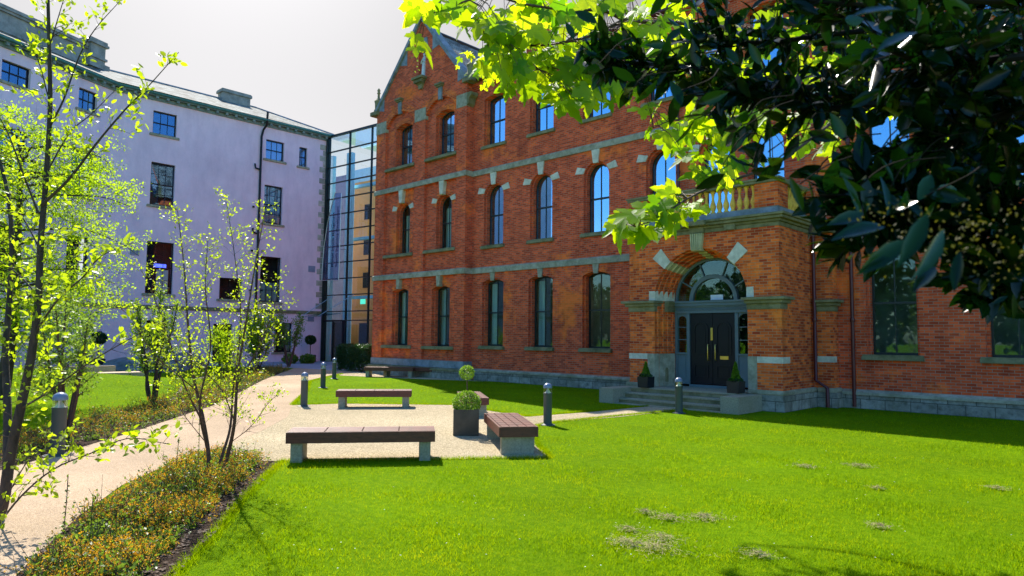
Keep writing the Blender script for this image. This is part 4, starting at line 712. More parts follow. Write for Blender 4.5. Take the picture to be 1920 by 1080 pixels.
for u, v_ in ((-0.05, 1.2), (1.85, 3.4)): MB(GF).tube([GF.p(u, 1.85, 3.2), GF.p(v_, 0.1, 4.75)], 0.025, 6).build('tension_rod', 'steel', GB)
MB(GF).tube([GF.p(-0.05, 1.9, 3.2), GF.p(1.9, 1.9, 3.2)], 0.03, 6).build('canopy_rail', 'steel', GB)
# curved banner panel with lettering
bn = [(0.30, 5.85), (2.20, 5.80), (2.25, 12.05), (1.55, 12.15), (1.15, 11.2), (0.75, 9.9), (0.45, 8.4), (0.32, 7.0)]
BN = MB(GF).ext(bn, 0.45, 0.47).build('banner', 'glass_banner'); tag(BN, 'translucent blue sail-shaped banner with vertical lettering hung on the glass link', 'banner')
rr = MB(GF); rr.tube([GF.p(u, 0.46, z) for u, z in bn+[bn[0]]], 0.03, 6); rr.tube([GF.p(2.25, 0.46, 8), GF.p(2.4, 0.05, 8)], 0.02); rr.build('banner_rim', 'steel', BN)
def text(s, size, fr, u, z, d, m_, parent, name, rot=False, bold=0.0):
    cu = bpy.data.curves.new(name, 'FONT'); cu.body = s; cu.size = size; cu.extrude = 0.004; cu.offset = bold; to = bpy.data.objects.new(name, cu); COL.objects.link(to)
    dg = bpy.context.evaluated_depsgraph_get(); me = bpy.data.meshes.new_from_object(to.evaluated_get(dg)); COL.objects.unlink(to); bpy.data.objects.remove(to)
    for v in me.vertices:
        x, y, e_ = v.co
        if rot: x, y = -y, x
        v.co = fr.p(u+x, d+e_, z+y)
    me.materials.clear(); return link(name, me, m_, parent)
text('Smurfit Executive Development', 0.34, GF, 2.02, 6.75, 0.485, 'ink', BN, 'lettering', True, 0.006)
text('Michael Smurfit Management', 0.34, GF, 1.56, 6.75, 0.485, 'ink', BN, 'lettering', True, 0.006)
# ================================================================== BENCHES
def bench(name, label, ln, wd, seg, loc, dirv, group='wooden benches around the gravel court'):
    B = empty(name, (0, 0, 0), label, 'bench', group); x = -ln/2; g_ = 0.012
    nrow = 4
    for i in range(seg):
        for j in range(nrow):
            a = -ln/2+ln*i/seg+g_/2; b = -ln/2+ln*(i+1)/seg-g_/2; c = -wd/2+0.04+(wd-0.08)*j/nrow+0.005; d = -wd/2+0.04+(wd-0.08)*(j+1)/nrow-0.005
            s_.box(a, b, c, d, 0.40, 0.455) if (i or j) else None
            if i == 0 and j == 0: s_ = MB(); s_.box(a, b, c, d, 0.40, 0.455)
    s_.build('seat', 'wood', B, bev=0.004)
    f = MB(); f.box(-ln/2, ln/2, -wd/2, -wd/2+0.038, 0.29, 0.452); f.box(-ln/2, ln/2, wd/2-0.038, wd/2, 0.29, 0.452); f.box(-ln/2, -ln/2+0.038, -wd/2+0.039, wd/2-0.039, 0.29, 0.452); f.box(ln/2-0.038, ln/2, -wd/2+0.039, wd/2-0.039, 0.29, 0.452); f.build('apron', 'wood', B, bev=0.004)
    for s in (-1, 1): l = MB(); l.box(s*(ln/2-0.15)-0.085, s*(ln/2-0.15)+0.085, -wd/2+0.05, wd/2-0.05, -0.02, 0.398); l.build('leg', 'concrete', B, bev=0.008)
    B.location = loc; B.rotation_euler = (0, 0, math.atan2(dirv[1], dirv[0])); return B
bench('bench', 'long dark wooden bench on concrete blocks at the near edge of the gravel', 2.2, 0.62, 4, (-9.14, 6.17, 0), (0.61, 0.79))
bench('bench', 'wooden bench with a chequered slatted top, end on beside the square planter', 2.05, 0.64, 7, (-8.52, 8.77, 0), (-0.80, 0.60))
bench('bench', 'red-brown wooden bench on pale blocks at the far edge of the gravel', 1.95, 0.62, 4, (-15.47, 10.78, 0), (0.63, 0.777))
bench('bench', 'wooden bench partly hidden behind the square planter and its topiary', 1.95, 0.60, 7, (-12.72, 11.77, 0), (-0.80, 0.60))
bench('bench', 'front one of two dark benches in the shade by the brick bay', 2.3, 0.55, 4, (-26.1, 19.0, 0), (0.80, 0.60), 'benches in the shade by the brick bay')
bench('bench', 'rear one of two dark benches in the shade, against the brick bay', 2.6, 0.5, 4, (-25.6, 19.75, 0), (0.88, 0.47), 'benches in the shade by the brick bay')
# ================================================================== BOLLARD LAMPS
def bollard():
    B = empty('bollard_lamp', (0, 0, 0), 'x', 'bollard lamp', 'grey bollard lamps along the path and lawn')
    b = MB(); b.lathe((0, 0, 0), [(0.0, -0.05), (0.092, -0.05), (0.092, 0.66), (0.096, 0.665), (0.096, 0.69), (0.0, 0.69)], 24); b.build('post', 'bollard', B, smooth=True)
    b = MB(); b.lathe((0, 0, 0), [(0.17, 0.0), (0.17, 0.012), (0.12, 0.02), (0.10, 0.035)], 20); b.build('base_plate', 'bollard', B, smooth=True)
    b = MB(); b.lathe((0, 0, 0), [(0.09, 0.69), (0.09, 0.80), (0.086, 0.80), (0.086, 0.69)], 20); gl_ = b.build('lamp_glass', 'glass_lamp', B, smooth=True)
    b = MB(); b.lathe((0, 0, 0), [(0.075, 0.691), (0.05, 0.71), (0.02, 0.78), (0.012, 0.80)], 16); b.build('reflector', 'reflector', B, smooth=True)
    b = MB(); b.lathe((0, 0, 0), [(0.095, 0.795), (0.096, 0.82)]+[(0.096*math.cos(a), 0.82+0.085*math.sin(a)) for a in [math.pi/2*k/6 for k in range(1, 6)]]+[(0.002, 0.905)], 24); b.build('cap', 'bollard_top', B, smooth=True)
    return B
bo = bollard(); BL = [((-9.91, 11.40, 0), 'grey bollard lamp on the lawn behind the slatted bench'), ((-9.21, 15.67, 0), 'grey bollard lamp in front of the entrance steps'), ((-16.82, 9.48, 0), 'nearest of three bollard lamps on the right side of the path, at the gravel corner'), ((-22.3, 13.3, 0), 'middle of the three bollard lamps on the right side of the path'), ((-26.6, 16.4, 0), 'farthest of the three bollard lamps, nearest the dark hedge'), ((-12.55, 2.9, 0), 'large bollard lamp in the flower bed at the left behind the birch')]
for i, (p, lb) in enumerate(BL):
    c = bo if i == 0 else copy_tree(bo); c.location = p; c['label'] = lb
    if i == 5: c.scale = (1.12, 1.12, 1.08); c.rotation_euler = (0.0, 0.03, 0)
# ================================================================== PLANTERS AND TOPIARY
def ball(name, m, parent, c, r, n, size, squash=1.0, tm=OVAL):
    d = rdir(n); rr_ = r*(0.72+0.32*RNG.random(n)**0.5); C = np.array(c)+d*rr_[:, None]*np.array([1, 1, squash])
    return leaves(name, m, parent, C, unit(d+RNG.normal(size=(n, 3))*0.8), size*(0.7+0.6*RNG.random(n)), tm, unit(d+RNG.normal(size=(n, 3))*0.7))
Pn = empty('square_planter', (-10.03, 9.13, 0), 'square dark metal planter on the gravel with box ball and clipped standard', 'planter')
an = math.atan2(0.74, 0.68); PFr = Fr((-10.03, 9.13, 0), (0.68, 0.74, 0), (0.74, -0.68, 0)); s = 0.245
b = MB(PFr); 
for a in ((-s, s, -s, -s+0.03), (-s, s, s-0.03, s), (-s, -s+0.03, -s+0.031, s-0.031), (s-0.03, s, -s+0.031, s-0.031)): b.box(*a, 0.01, 0.5)
b.box(-s+0.03, s-0.03, -s+0.03, s-0.03, 0.02, 0.44); b.build('planter_box', 'planter', Pn, bev=0.004)
T = empty('box_ball', (-10.03, 9.13, 0.44), 'round clipped box bush filling the square dark planter', 'topiary')
ball('crown', 'leaf_box', T, (-10.03, 9.13, 0.60), 0.262, 4600, 0.028, 0.88); b = MB(); b.tube([(-10.03, 9.13, 0.42), (-10.03, 9.13, 0.65)], 0.02); b.build('trunk', 'bark', T)
T = empty('standard_tree', (-10.05, 9.15, 0.44), 'small ball-headed standard tree rising out of the box ball', 'topiary')
ball('crown', 'leaf_box', T, (-10.05, 9.15, 1.19), 0.135, 1300, 0.026); b = MB(); b.tube([(-10.05, 9.15, 0.42), (-10.04, 9.16, 0.8), (-10.05, 9.15, 1.12)], 0.011); b.build('trunk', 'bark_red', T)
for (x, y, lb, h_) in ((-11.35, 17.45, 'black pot with a small upright conifer left of the black door', .42), (-8.62, 17.6, 'black pot with a small upright conifer right of the black door', .5)):
    Pp = empty('black_pot', (x, y, 0.45), lb, 'plant pot', 'potted conifers by the front door'); b = MB(); b.ext([(x-0.17, 0.45), (x+0.17, 0.45), (x+0.19, 0.77), (x-0.19, 0.77)], y-0.18, y+0.18); b.build('pot', 'pot', Pp, bev=0.01)
    n = 1600; z = RNG.random(n)**1.3; rr_ = 0.13*(1-z)*(0.5+0.6*RNG.random(n)); a = RNG.random(n)*6.283; Cc = np.stack([x+rr_*np.cos(a), y+rr_*np.sin(a), 0.74+z*h_], 1)
    leaves('foliage', 'leaf_box', Pp, Cc, np.stack([np.cos(a)*0.3, np.sin(a)*0.3, np.ones(n)], 1)+RNG.normal(size=(n, 3))*0.2, 0.06, DIAM)
    n = 500; ball('low_leaves', 'leaf_dark', Pp, (x, y, 0.78), 0.17, n, 0.05, 0.4)
def lollipop(x, y, z0, h, r, label, pot=True):
    T = empty('clipped_standard', (x, y, z0), label, 'topiary'); b = MB(); b.tube([(x, y, z0), (x+0.02, y, z0+h*0.5), (x, y, z0+h-r*0.5)], 0.03); b.build('trunk', 'bark', T); ball('crown', 'leaf_dark', T, (x, y, z0+h), r, 1800, 0.09, 0.85)
    if pot: b = MB(); b.box(x-0.3, x+0.3, y-0.3, y+0.3, z0, z0+0.5); b.build('pot', 'pot', T, bev=0.02)
lollipop(-43.9, 25.1, 0, 1.55, 0.33, 'dark ball-headed tree in a black box beside the glass entrance'); lollipop(-42.9, 11.6, 0.0, 1.6, 0.36, 'dark ball-headed tree against the lilac wall at the left')
# hedge block
Hd = empty('clipped_hedge', (-31.2, 21.2, 0), 'dark green clipped hedge block between the glass entrance and the brick bay', 'hedge')
n = 26000; u = RNG.random((n, 3)); f = RNG.integers(0, 5, n); u[f == 0, 0] = RNG.random((f == 0).sum())*0.1; u[f == 1, 0] = 1-RNG.random((f == 1).sum())*0.1; u[f == 2, 1] = RNG.random((f == 2).sum())*0.12; u[f >= 3, 2] = 1-RNG.random((f >= 3).sum())*0.12
C = np.stack([-32.9+u[:, 0]*3.1, 20.3+u[:, 1]*1.7, 0.05+u[:, 2]*1.28], 1); C += 0.07*np.sin(C[:, [1, 2, 0]]*5)+RNG.normal(size=(n, 3))*0.03
leaves('foliage', 'leaf_dark', Hd, C, rdir(n, 0.4), 0.075, OVAL); b = MB(); [b.tube([(x, 21.1, 0), (x, 21.1, 1.0)], 0.03) for x in (-32.5, -31.8, -31.1, -30.4)]; b.build('stems', 'bark', Hd)
# ================================================================== TREES
def proj_line(P): return [at(*p) for p in P]
# birch in the left foreground, two stems
D1 = 7.0
T1 = empty('birch_tree', (-7.7, 1.35, 0), 'thin leaning birch with dark stems and bright new leaves at the left front', 'tree')
stems = [([(-30, 1040, D1), (4, 950, D1), (20, 850, D1), (42, 750, D1), (60, 660, D1), (72, 560, D1), (76, 460, D1+.05), (86, 340, D1+.1), (94, 200, D1+.1), (92, 80, D1+.1), (90, -40, D1+.1), (96, -140, D1+.1)], .062, .010),
         ([(14, 880, D1), (14, 760, D1+.3), (10, 660, D1+.5), (18, 560, D1+.6), (22, 440, D1+.7), (10, 340, D1+.8), (-20, 240, D1+1), (-40, 120, D1+1)], .045, .012),
         ([(78, 385, D1+.05), (130, 335, D1-.1), (180, 270, D1-.2), (235, 205, D1-.3), (275, 165, D1-.4), (335, 98, D1-.5)], .017, .003),
         ([(92, 240, D1+.1), (120, 185, D1+.2), (148, 107, D1+.3), (178, 55, D1+.3), (224, 3, D1+.3)], .012, .003),
         ([(72, 400, D1), (45, 330, D1), (15, 250, D1-.1), (-20, 190, D1-.2)], .012, .004),
         ([(40, 765, D1), (80, 742, D1-.2), (122, 712, D1-.3), (175, 675, D1-.5), (239, 638, D1-.7), (300, 606, D1-.9)], .012, .003),
         ([(-8, 990, D1-.1), (40, 930, D1-.5), (100, 880, D1-.8), (170, 850, D1-1), (240, 822, D1-1.2), (318, 833, D1-1.4)], .011, .003),
         ([(0, 960, D1-.1), (30, 900, D1-.4), (65, 850, D1-.5), (140, 790, D1-.7)], .008, .003),
         ([(68, 620, D1), (110, 560, D1-.2), (155, 520, D1-.4), (190, 480, D1-.5), (250, 455, D1-.7)], .012, .003),
         ([(76, 470, D1), (50, 420, D1+.2), (20, 380, D1+.3), (-20, 350, D1+.4)], .010, .003),
         ([(75, 560, D1), (40, 520, D1+.1), (0, 490, D1+.2), (-30, 480, D1+.2)], .010, .003),
         ([(90, 180, D1+.1), (70, 110, D1), (40, 70, D1-.1)], .007, .002), ([(92, 90, D1+.1), (110, 30, D1), (125, -20, D1)], .007, .003),
         ([(84, 330, D1+.1), (130, 250, D1+.3), (170, 215, D1+.4), (215, 170, D1+.4)], .009, .003)]
tr = MB(); tw = MB(); LP, LD = [], []
for i, (P, ra, rb) in enumerate(stems):
    l = smooth_line(proj_line(P), 4); k = len(l); (tr if i < 2 else tw).tube(l, [ra+(rb-ra)*(j/(k-1))**0.8 for j in range(k)], 8)
    ll = sum(np.linalg.norm(l[j+1]-l[j]) for j in range(k-1)); a, b = twigs(tw, l, int(ll*(11 if i < 2 else 9)), 0.42 if i < 2 else 0.22, 0.0045, 0.22 if i < 2 else 0.12, 0.35, 2 if i < 2 else 1); LP += a; LD += b
tr.build('trunk', 'bark', T1, smooth=True); tw.build('branches', 'bark', T1, smooth=True)
LP = np.array(LP); LD = np.array(LD); k = RNG.random(len(LP)) < 0.78; LP, LD = LP[k], LD[k]
leaves('leaves', 'leaf_birch', T1, LP+RNG.normal(size=LP.shape)*0.02, LD, 0.072*(0.5+0.7*RNG.random(len(LP))), OVAL, flat=0.35)
# multi-stemmed birch beside the path
D2 = float(np.dot(np.array([-9.2, 3.9, 0])-CAM, FW))
T2 = empty('birch_tree', (-9.2, 3.9, 0), 'slender multi-stemmed young birch in the orange bed by the path', 'tree')
stems = [([(392, 905, D2), (391, 850, D2), (380, 780, D2), (362, 700, D2+.1), (352, 600, D2+.1), (345, 500, D2+.15), (333, 395, D2+.2)], .034, .004),
         ([(410, 908, D2), (428, 850, D2), (440, 790, D2-.1), (446, 700, D2-.1), (462, 600, D2-.2), (478, 500, D2-.2), (496, 400, D2-.3)], .034, .004),
         ([(400, 908, D2+.1), (418, 850, D2+.2), (432, 800, D2+.3), (438, 720, D2+.4), (452, 600, D2+.4), (440, 480, D2+.4), (425, 380, D2+.4)], .026, .003),
         ([(388, 840, D2), (374, 760, D2-.2), (395, 650, D2-.3), (385, 540, D2-.3), (390, 450, D2-.3)], .017, .003),
         ([(384, 800, D2), (345, 720, D2+.1), (318, 640, D2+.2), (290, 560, D2+.3), (262, 500, D2+.3)], .014, .003),
         ([(372, 735, D2), (330, 700, D2-.3), (285, 660, D2-.4), (240, 590, D2-.5), (195, 565, D2-.6)], .009, .002),
         ([(440, 790, D2), (415, 730, D2), (385, 700, D2), (350, 660, D2-.1)], .010, .003),
         ([(446, 720, D2), (480, 660, D2), (510, 590, D2), (525, 520, D2)], .011, .003),
         ([(432, 830, D2), (470, 800, D2-.2), (500, 760, D2-.3), (525, 735, D2-.4)], .006, .002), ([(386, 830, D2), (340, 770, D2), (330, 730, D2), (300, 720, D2)], .006, .002)]
tr = MB(); tw = MB(); LP, LD = [], []
for i, (P, ra, rb) in enumerate(stems):
    l = smooth_line(proj_line(P), 4); k = len(l); (tr if i < 4 else tw).tube(l, [ra+(rb-ra)*(j/(k-1))**0.8 for j in range(k)], 7)
    ll = sum(np.linalg.norm(l[j+1]-l[j]) for j in range(k-1)); a, b = twigs(tw, l, int(ll*15), 0.46 if i < 8 else 0.25, 0.0035, 0.3 if i < 4 else 0.12, 0.7, 2); LP += a; LD += b
tr.build('trunk', 'bark_red', T2, smooth=True); tw.build('branches', 'bark_red', T2, smooth=True)
LP = np.array(LP); LD = np.array(LD); k = (RNG.random(len(LP)) < 0.85) & (LP[:, 2] > 0.75); LP, LD = LP[k], LD[k]
leaves('leaves', 'leaf_birch', T2, LP+RNG.normal(size=LP.shape)*0.02, LD, 0.038*(0.6+0.7*RNG.random(len(LP))), OVAL, flat=0.35)
def bushy(name, label, base, h, spread, nst, nl, size, lm, bm='bark', z0=0.15, up=0.8, r0=0.035, prof=None, lean=(0, 0), group=None):
    T = empty(name, base, label, 'tree', group); tr = MB(); LP, LD = [], []; base = np.array(base, float)
    for i in range(nst):
        a = 2*math.pi*(i+random.random()*0.6)/nst; sp = spread*(0.3+0.7*random.random()); P = [base+np.array([0.04*math.cos(a), 0.04*math.sin(a), -0.03])]
        for j in range(1, 7): t = j/6; P.append(base+np.array([math.cos(a)*sp*t**0.8+lean[0]*t, math.sin(a)*sp*t**0.8+lean[1]*t, h*t*(0.8+0.2*((i*7) % 3)/2)])+RNG.normal(size=3)*0.03*h*0.3)
        l = smooth_line(P, 3); k = len(l); tr.tube(l, [r0*(1-0.85*j/k) for j in range(k)], 6); x, y = twigs(tr, l, int(nl/nst/18), spread*0.75, r0*0.2, z0, up, 3); LP += x; LD += y
    tr.build('trunk', bm, T, smooth=True); LP = np.array(LP); LD = np.array(LD); k = len(LP)
    q = RNG.integers(0, k, nl); C = LP[q]+RNG.normal(size=(nl, 3))*spread*0.07; leaves('crown', lm, T, C, LD[q]+RNG.normal(size=(nl, 3))*0.5, size*(0.6+0.7*RNG.random(nl)), OVAL, flat=0.35); return T
bushy('young_tree', 'leafy young tree with one dark trunk standing in the bed left of the birch stems', (-19.9, 6.75, 0), 3.0, 0.62, 5, 2600, 0.085, 'leaf_shrub', z0=0.3, r0=0.05)
bushy('young_tree', 'leafy young tree with a red-brown trunk just behind the large bollard lamp', (-14.6, 3.5, 0), 2.55, 0.62, 5, 2600, 0.065, 'leaf_shrub', 'bark_red', z0=0.3, r0=0.045)
bushy('small_tree', 'small green tree standing before the green-curtained window of the lilac wall', (-37.9, 20.3, 0), 3.2, 0.9, 4, 2200, 0.10, 'leaf_shrub', 'bark_red', z0=0.35, r0=0.06)
bushy('small_tree', 'pale yellow-green shrub beside the path, in front of the lilac wall', (-33.4, 16.2, 0), 3.0, 1.0, 6, 3600, 0.10, 'leaf_fine', 'bark', z0=0.2, r0=0.04)
bushy('small_tree', 'pale loose shrub left of the yellow-green one at the far end of the bed', (-29.0, 12.6, 0), 2.3, 0.8, 5, 2200, 0.09, 'leaf_fine', 'bark', z0=0.15, r0=0.03)
for k, (x, y) in enumerate(((-42.0, 22.6), (-41.6, 23.6))): 
    T = empty('leafy_plant', (x, y, 0), ['low broad-leaved plant at the foot of the lilac wall, the left of two', 'low broad-leaved plant at the foot of the lilac wall, the right of two'][k], 'plant', 'leafy plants by the lilac wall'); ball('foliage', 'leaf_shrub', T, (x, y, 0.3), 0.42, 500, 0.16, 0.6)
# big drooping tree behind
def big_tree(base, label, h, R, nb, nl, size, lm):
    T = empty('spring_tree', base, label, 'tree'); tr = MB(); base = np.array(base, float); LP, LD = [], []
    l = smooth_line([base+np.array([0, 0, -0.1]), base+np.array([0.1, 0.1, h*0.25]), base+np.array([-0.1, 0.15, h*0.5]), base+np.array([0.05, 0.1, h*0.78]), base+np.array([0, 0, h])], 5); k = len(l); tr.tube(l, [0.17*(1-0.9*j/k) for j in range(k)], 8); tr.build('trunk', 'bark', T, smooth=True); tr = MB()
    for i in range(nb):
        t = 0.22+0.76*(i+random.random())/nb; j = min(int(t*(k-1)), k-2); a0 = l[j]; a = i*2.4+random.random(); rr_ = R*math.sin(math.pi*min(1, (t-0.12)/0.98))**0.7*(0.7+0.5*random.random())
        P = [a0]+[a0+np.array([math.cos(a)*rr_*s_, math.sin(a)*rr_*s_, rr_*(0.35*s_-0.42*s_*s_)])+RNG.normal(size=3)*0.05 for s_ in (0.2, 0.4, 0.6, 0.8, 1.0)]
        b = smooth_line(P, 3); m_ = len(b); tr.tube(b, [0.035*(1-0.85*q/m_) for q in range(m_)], 5); x, y = twigs(tr, b, 13, R*0.36, 0.007, 0.15, 0.05, 3); LP += x; LD += y
    tr.build('branches', 'bark', T, smooth=True); LP = np.array(LP); LD = np.array(LD); q = RNG.integers(0, len(LP), nl)
    C = LP[q]+RNG.normal(size=(nl, 3))*np.array([0.13, 0.13, 0.045]); leaves('crown', lm, T, C, LD[q]+RNG.normal(size=(nl, 3))*0.6, size*(0.6+0.7*RNG.random(nl)), OVAL, flat=0.6)
bp = at(10, 640, 17.5); bp[2] = 0.3
big_tree(tuple(bp), 'broad tree with layered fine yellow-green foliage before the left end of the lilac building', 6.9, 3.1, 46, 46000, 0.070, 'leaf_fine')
# garden stones and steps at the left
def boulder(c, r, label):
    b = bmesh.new(); bmesh.ops.create_icosphere(b, subdivisions=4, radius=1.0)
    for v in b.verts:
        n_ = v.co.normalized(); f = 1+0.13*math.sin(3.1*n_.x+c[0])*math.cos(2.7*n_.y+c[1])+0.06*math.sin(7*n_.z+5*n_.x); v.co = Vector((n_.x*r[0]*f, n_.y*r[1]*f, n_.z*r[2]*f))
    me = bpy.data.meshes.new('boulder'); b.to_mesh(me); b.free(); me.polygons.foreach_set('use_smooth', [True]*len(me.polygons)); o_ = link('boulder', me, 'rock'); o_.location = c; tag(o_, label, 'boulder', 'boulders behind the left lawn')
boulder((-39.5, 12.3, 0.15), (1.3, 1.2, 0.55), 'dark rounded boulder at the foot of the lilac wall, below the ball-headed tree'); boulder((-36.5, 12.6, 0.12), (0.7, 1.5, 0.36), 'long low pale-topped boulder in front of the darker ones'); boulder((-40.0, 15.0, 0.15), (1.0, 1.3, 0.62), 'dark mossy boulder at the right of the group, beside the leafy young tree')
GS = empty('garden_steps', (-29.9, 8.5, 0), 'two buff stone slab steps set in the grass bank', 'steps')
for k, (x, y, z) in enumerate(((-29.0, 8.6, 0.28), (-30.6, 8.0, 0.48))): b = MB(); b.box(x-0.45, x+0.45, y-0.8, y+0.8, 0.0, z+0.14); b.build('step', 'orange_stone', GS, bev=0.01)
b = MB(); b.tube([(-20.3, 7.4, 0.03), (-24, 9.0, 0.05), (-28, 10.6, 0.05), (-31, 13.2, 0.05)], 0.05, 4); o = b.build('lawn_edging', 'edging'); tag(o, 'thin timber edging strip between the grass bank and the bed', 'edging')
# ================================================================== BED PLANTING (uncountable low cover)
def cover(name, label, poly, n_cl, hmax, zf=None, dens=26, keep=None):
    q = np.array(poly); lo, hi = q.min(0), q.max(0); P = lo+RNG.random((n_cl*6, 2))*(hi-lo); P = P[inpoly(P, poly)]
    if keep is not None: P = P[keep(P)]
    P = P[:n_cl]
    LC, LDr, FC = [], [], []; tw = MB()
    for x, y in P:
        h = hmax*(0.35+0.65*random.random())*(0.75+0.4*math.sin(x*3.1)*math.cos(y*2.7)); nb = 5
        for k in range(nb):
            d = RNG.normal(size=3)*0.75+np.array([0, 0, 1.2]); d /= np.linalg.norm(d); l = h*(0.6+0.5*random.random()); a = np.array([x, y, 0.0]); b_ = a+d*l*0.6; c_ = b_+(d+RNG.normal(size=3)*0.35)*l*0.45; tw.tube([a, b_, c_], [.004, .003, .0015], 3, False)
            for t in RNG.random(dens//5+2): p = (a+(b_-a)*t/0.6 if t < 0.6 else b_+(c_-b_)*(t-0.6)/0.4); LC.append(p+RNG.normal(size=3)*0.018); LDr.append(RNG.normal(size=3)+np.array([0, 0, 0.4]))
            if random.random() < 0.42+0.5*math.sin(x*4.1+1.3*y)*math.cos(y*3.3):
                for t in RNG.random(4)*0.6+0.4: p = b_+(c_-b_)*(t-0.4)/0.6; FC.append(p+RNG.normal(size=3)*0.022)
    R_ = empty(name, (float(P[:, 0].mean()), float(P[:, 1].mean()), 0), label, 'ground cover'); R_['kind'] = 'stuff'
    tw.build('stems', 'bark_red', R_); LC = np.array(LC); leaves('leaves', 'leaf_cover', R_, LC, np.array(LDr), 0.034*(0.6+0.8*RNG.random(len(LC))), OVAL, flat=0.3)
    FC = np.array(FC); FC = np.repeat(FC, 4, 0)+RNG.normal(size=(len(FC)*4, 3))*0.010; leaves('flowers', 'flower', R_, FC, rdir(len(FC), 0.8), 0.0165*(0.7+0.6*RNG.random(len(FC))), OVAL, flat=0.2); return R_
def keep1(P): e = (P[:, 0]*0.66+P[:, 1]*0.75); return RNG.random(len(P)) < np.clip(1.15-0.95*np.maximum(0, np.array([((x-(-9.9))*0.545-(y-5.1)*-0.0) for x, y in P])*0), 0, 1)
BEDin = [(-10.6, 3.95), (-11.1, 4.8), (-9.9, 4.85), (-9.0, 4.25), (-7.95, 3.45), (-6.9, 2.72), (-6.05, 2.1), (-4.9, 1.35), (-4.6, 0.6), (-6.6, 1.45), (-8.2, 2.3), (-9.7, 3.35)]
cover('flowering_ground_cover', 'tangled low shrubs with small orange flowers in the bed between path and lawn', BEDin, 1150, 0.36)
cover('flowering_ground_cover', 'orange flowering low shrubs along the left side of the path', BED2, 1900, 0.42, dens=20)
# upright whippy shoots sticking out of the near bed
for k, (x, y, h_) in enumerate(((-7.25, 1.75, .62), (-9.6, 3.85, .75), (-7.0, 1.9, .42), (-9.1, 3.4, .6))):
    T = empty('upright_shoot', (x, y, 0), ['thin leafy shoot standing at the path edge of the near bed, leftmost', 'tall thin shoot just left of the multi-stemmed birch', 'short thin shoot second from the left at the path edge', 'thin shoot at the path edge in the middle of the near bed'][k], 'plant', 'upright shoots in the near bed')
    tw = MB(); l = [np.array([x, y, 0])+np.array([0.03*math.sin(3*t+k), 0.02*t, h_*t]) for t in np.linspace(0, 1, 8)]; tw.tube(l, 0.004, 4); LP = np.array([l[0]+(l[-1]-l[0])*t for t in RNG.random(60)]); tw.build('stem', 'bark_red', T); leaves('leaves', 'leaf_cover', T, LP+RNG.normal(size=LP.shape)*0.01, rdir(60, 0.5), 0.03, OVAL)
n = 5000; q = np.array(BED+BED2); P = np.concatenate([np.array([-12, 0.3])+RNG.random((9000, 2))*np.array([8.5, 5]), np.array([-22, 0.3])+RNG.random((6000, 2))*np.array([11, 10])]); P = P[inpoly(P, BED) | inpoly(P, BED2)]; n = len(P)
o = leaves('bark_mulch', 'chip', None, np.column_stack([P, 0.014+0.02*RNG.random(n)]), RNG.normal(size=(n, 3))*np.array([1, 1, .25]), 0.045*(0.5+RNG.random(n)), DIAM, flat=0.8); tag(o, 'dark bark chips scattered over the planting beds', 'bark chips', kind='stuff')
# ================================================================== GRASS
def grass_pts(n, rmin, rmax, a0, a1, pw):
    r = rmin*(rmax/rmin)**(RNG.random(n)**pw); a = a0+(a1-a0)*RNG.random(n); f = np.array([FW[0], FW[1]]); f /= np.linalg.norm(f); s_ = np.array([f[1], -f[0]])
    return np.outer(r*np.cos(a), f)+np.outer(r*np.sin(a), s_), r
P, r_ = grass_pts(420000, 2.6, 30, rad(-42), rad(44), 0.9)
no = inpoly(P, PATH) | inpoly(P, COURT) | inpoly(P, BED) | inpoly(P, BED2) | inpoly(P, STRIP) | (P[:, 1] > 20.5) | ((P[:, 0] > -12.5) & (P[:, 0] < -7.4) & (P[:, 1] > 16.5)) | (P[:, 0] < -37)
nearb = no.copy(); P, r_ = P[~no], r_[~no]; n = len(P); z = mound_z(P[:, 0], P[:, 1])
tuft = 0.75+0.3*np.sin(P[:, 0]*2.3+np.sin(P[:, 1]*1.7))*np.cos(P[:, 1]*2.9)+0.35*RNG.random(n)
D = RNG.normal(size=(n, 3))*np.array([0.45, 0.45, 0.1])+np.array([0, 0, 1.0])
leaves_o = leaves('grass', 'blade', None, np.column_stack([P, z-0.004]), D, 0.036*tuft*(1+0.02*r_), (np.array([[0, -.07, 0], [0, .07, 0], [1, 0, 0]])*1.0, [(0, 1, 2)]), nrm=np.column_stack([RNG.normal(size=(n, 2)), np.zeros(n)])+1e-6)
tag(leaves_o, 'bright green mown lawn grass', 'grass', kind='stuff')
# longer grass at the lawn edges next to bench and court
E_ = [(COURT[0], COURT[1]), (COURT[1], COURT[3]), (BED[5], BED[9]), (COURT[9], COURT[12]), (COURT[4], COURT[6]), (PATH_R[2], PATH_R[5])]
E_ = [(COURT[0], COURT[1]), (COURT[1], COURT[2]), (COURT[2], COURT[3]), (COURT[3], COURT[4]), (COURT[4], COURT[6]), (COURT[7], COURT[9]), (COURT[9], COURT[11]), (COURT[11], COURT[12]), (COURT[12], COURT[13])]+[(BED[i], BED[i+1]) for i in range(4, 10)]+[(PATH_R[i], PATH_R[i+1]) for i in range(1, 5)]
Q = []
for a, b in E_: a, b = np.array(a), np.array(b); m_ = int(np.linalg.norm(b-a)*900); t = RNG.random(m_)[:, None]; nn = np.array([b[1]-a[1], a[0]-b[0]])/np.linalg.norm(b-a); Q.append(a+(b-a)*t+nn*(RNG.normal(size=m_)[:, None]*0.035))
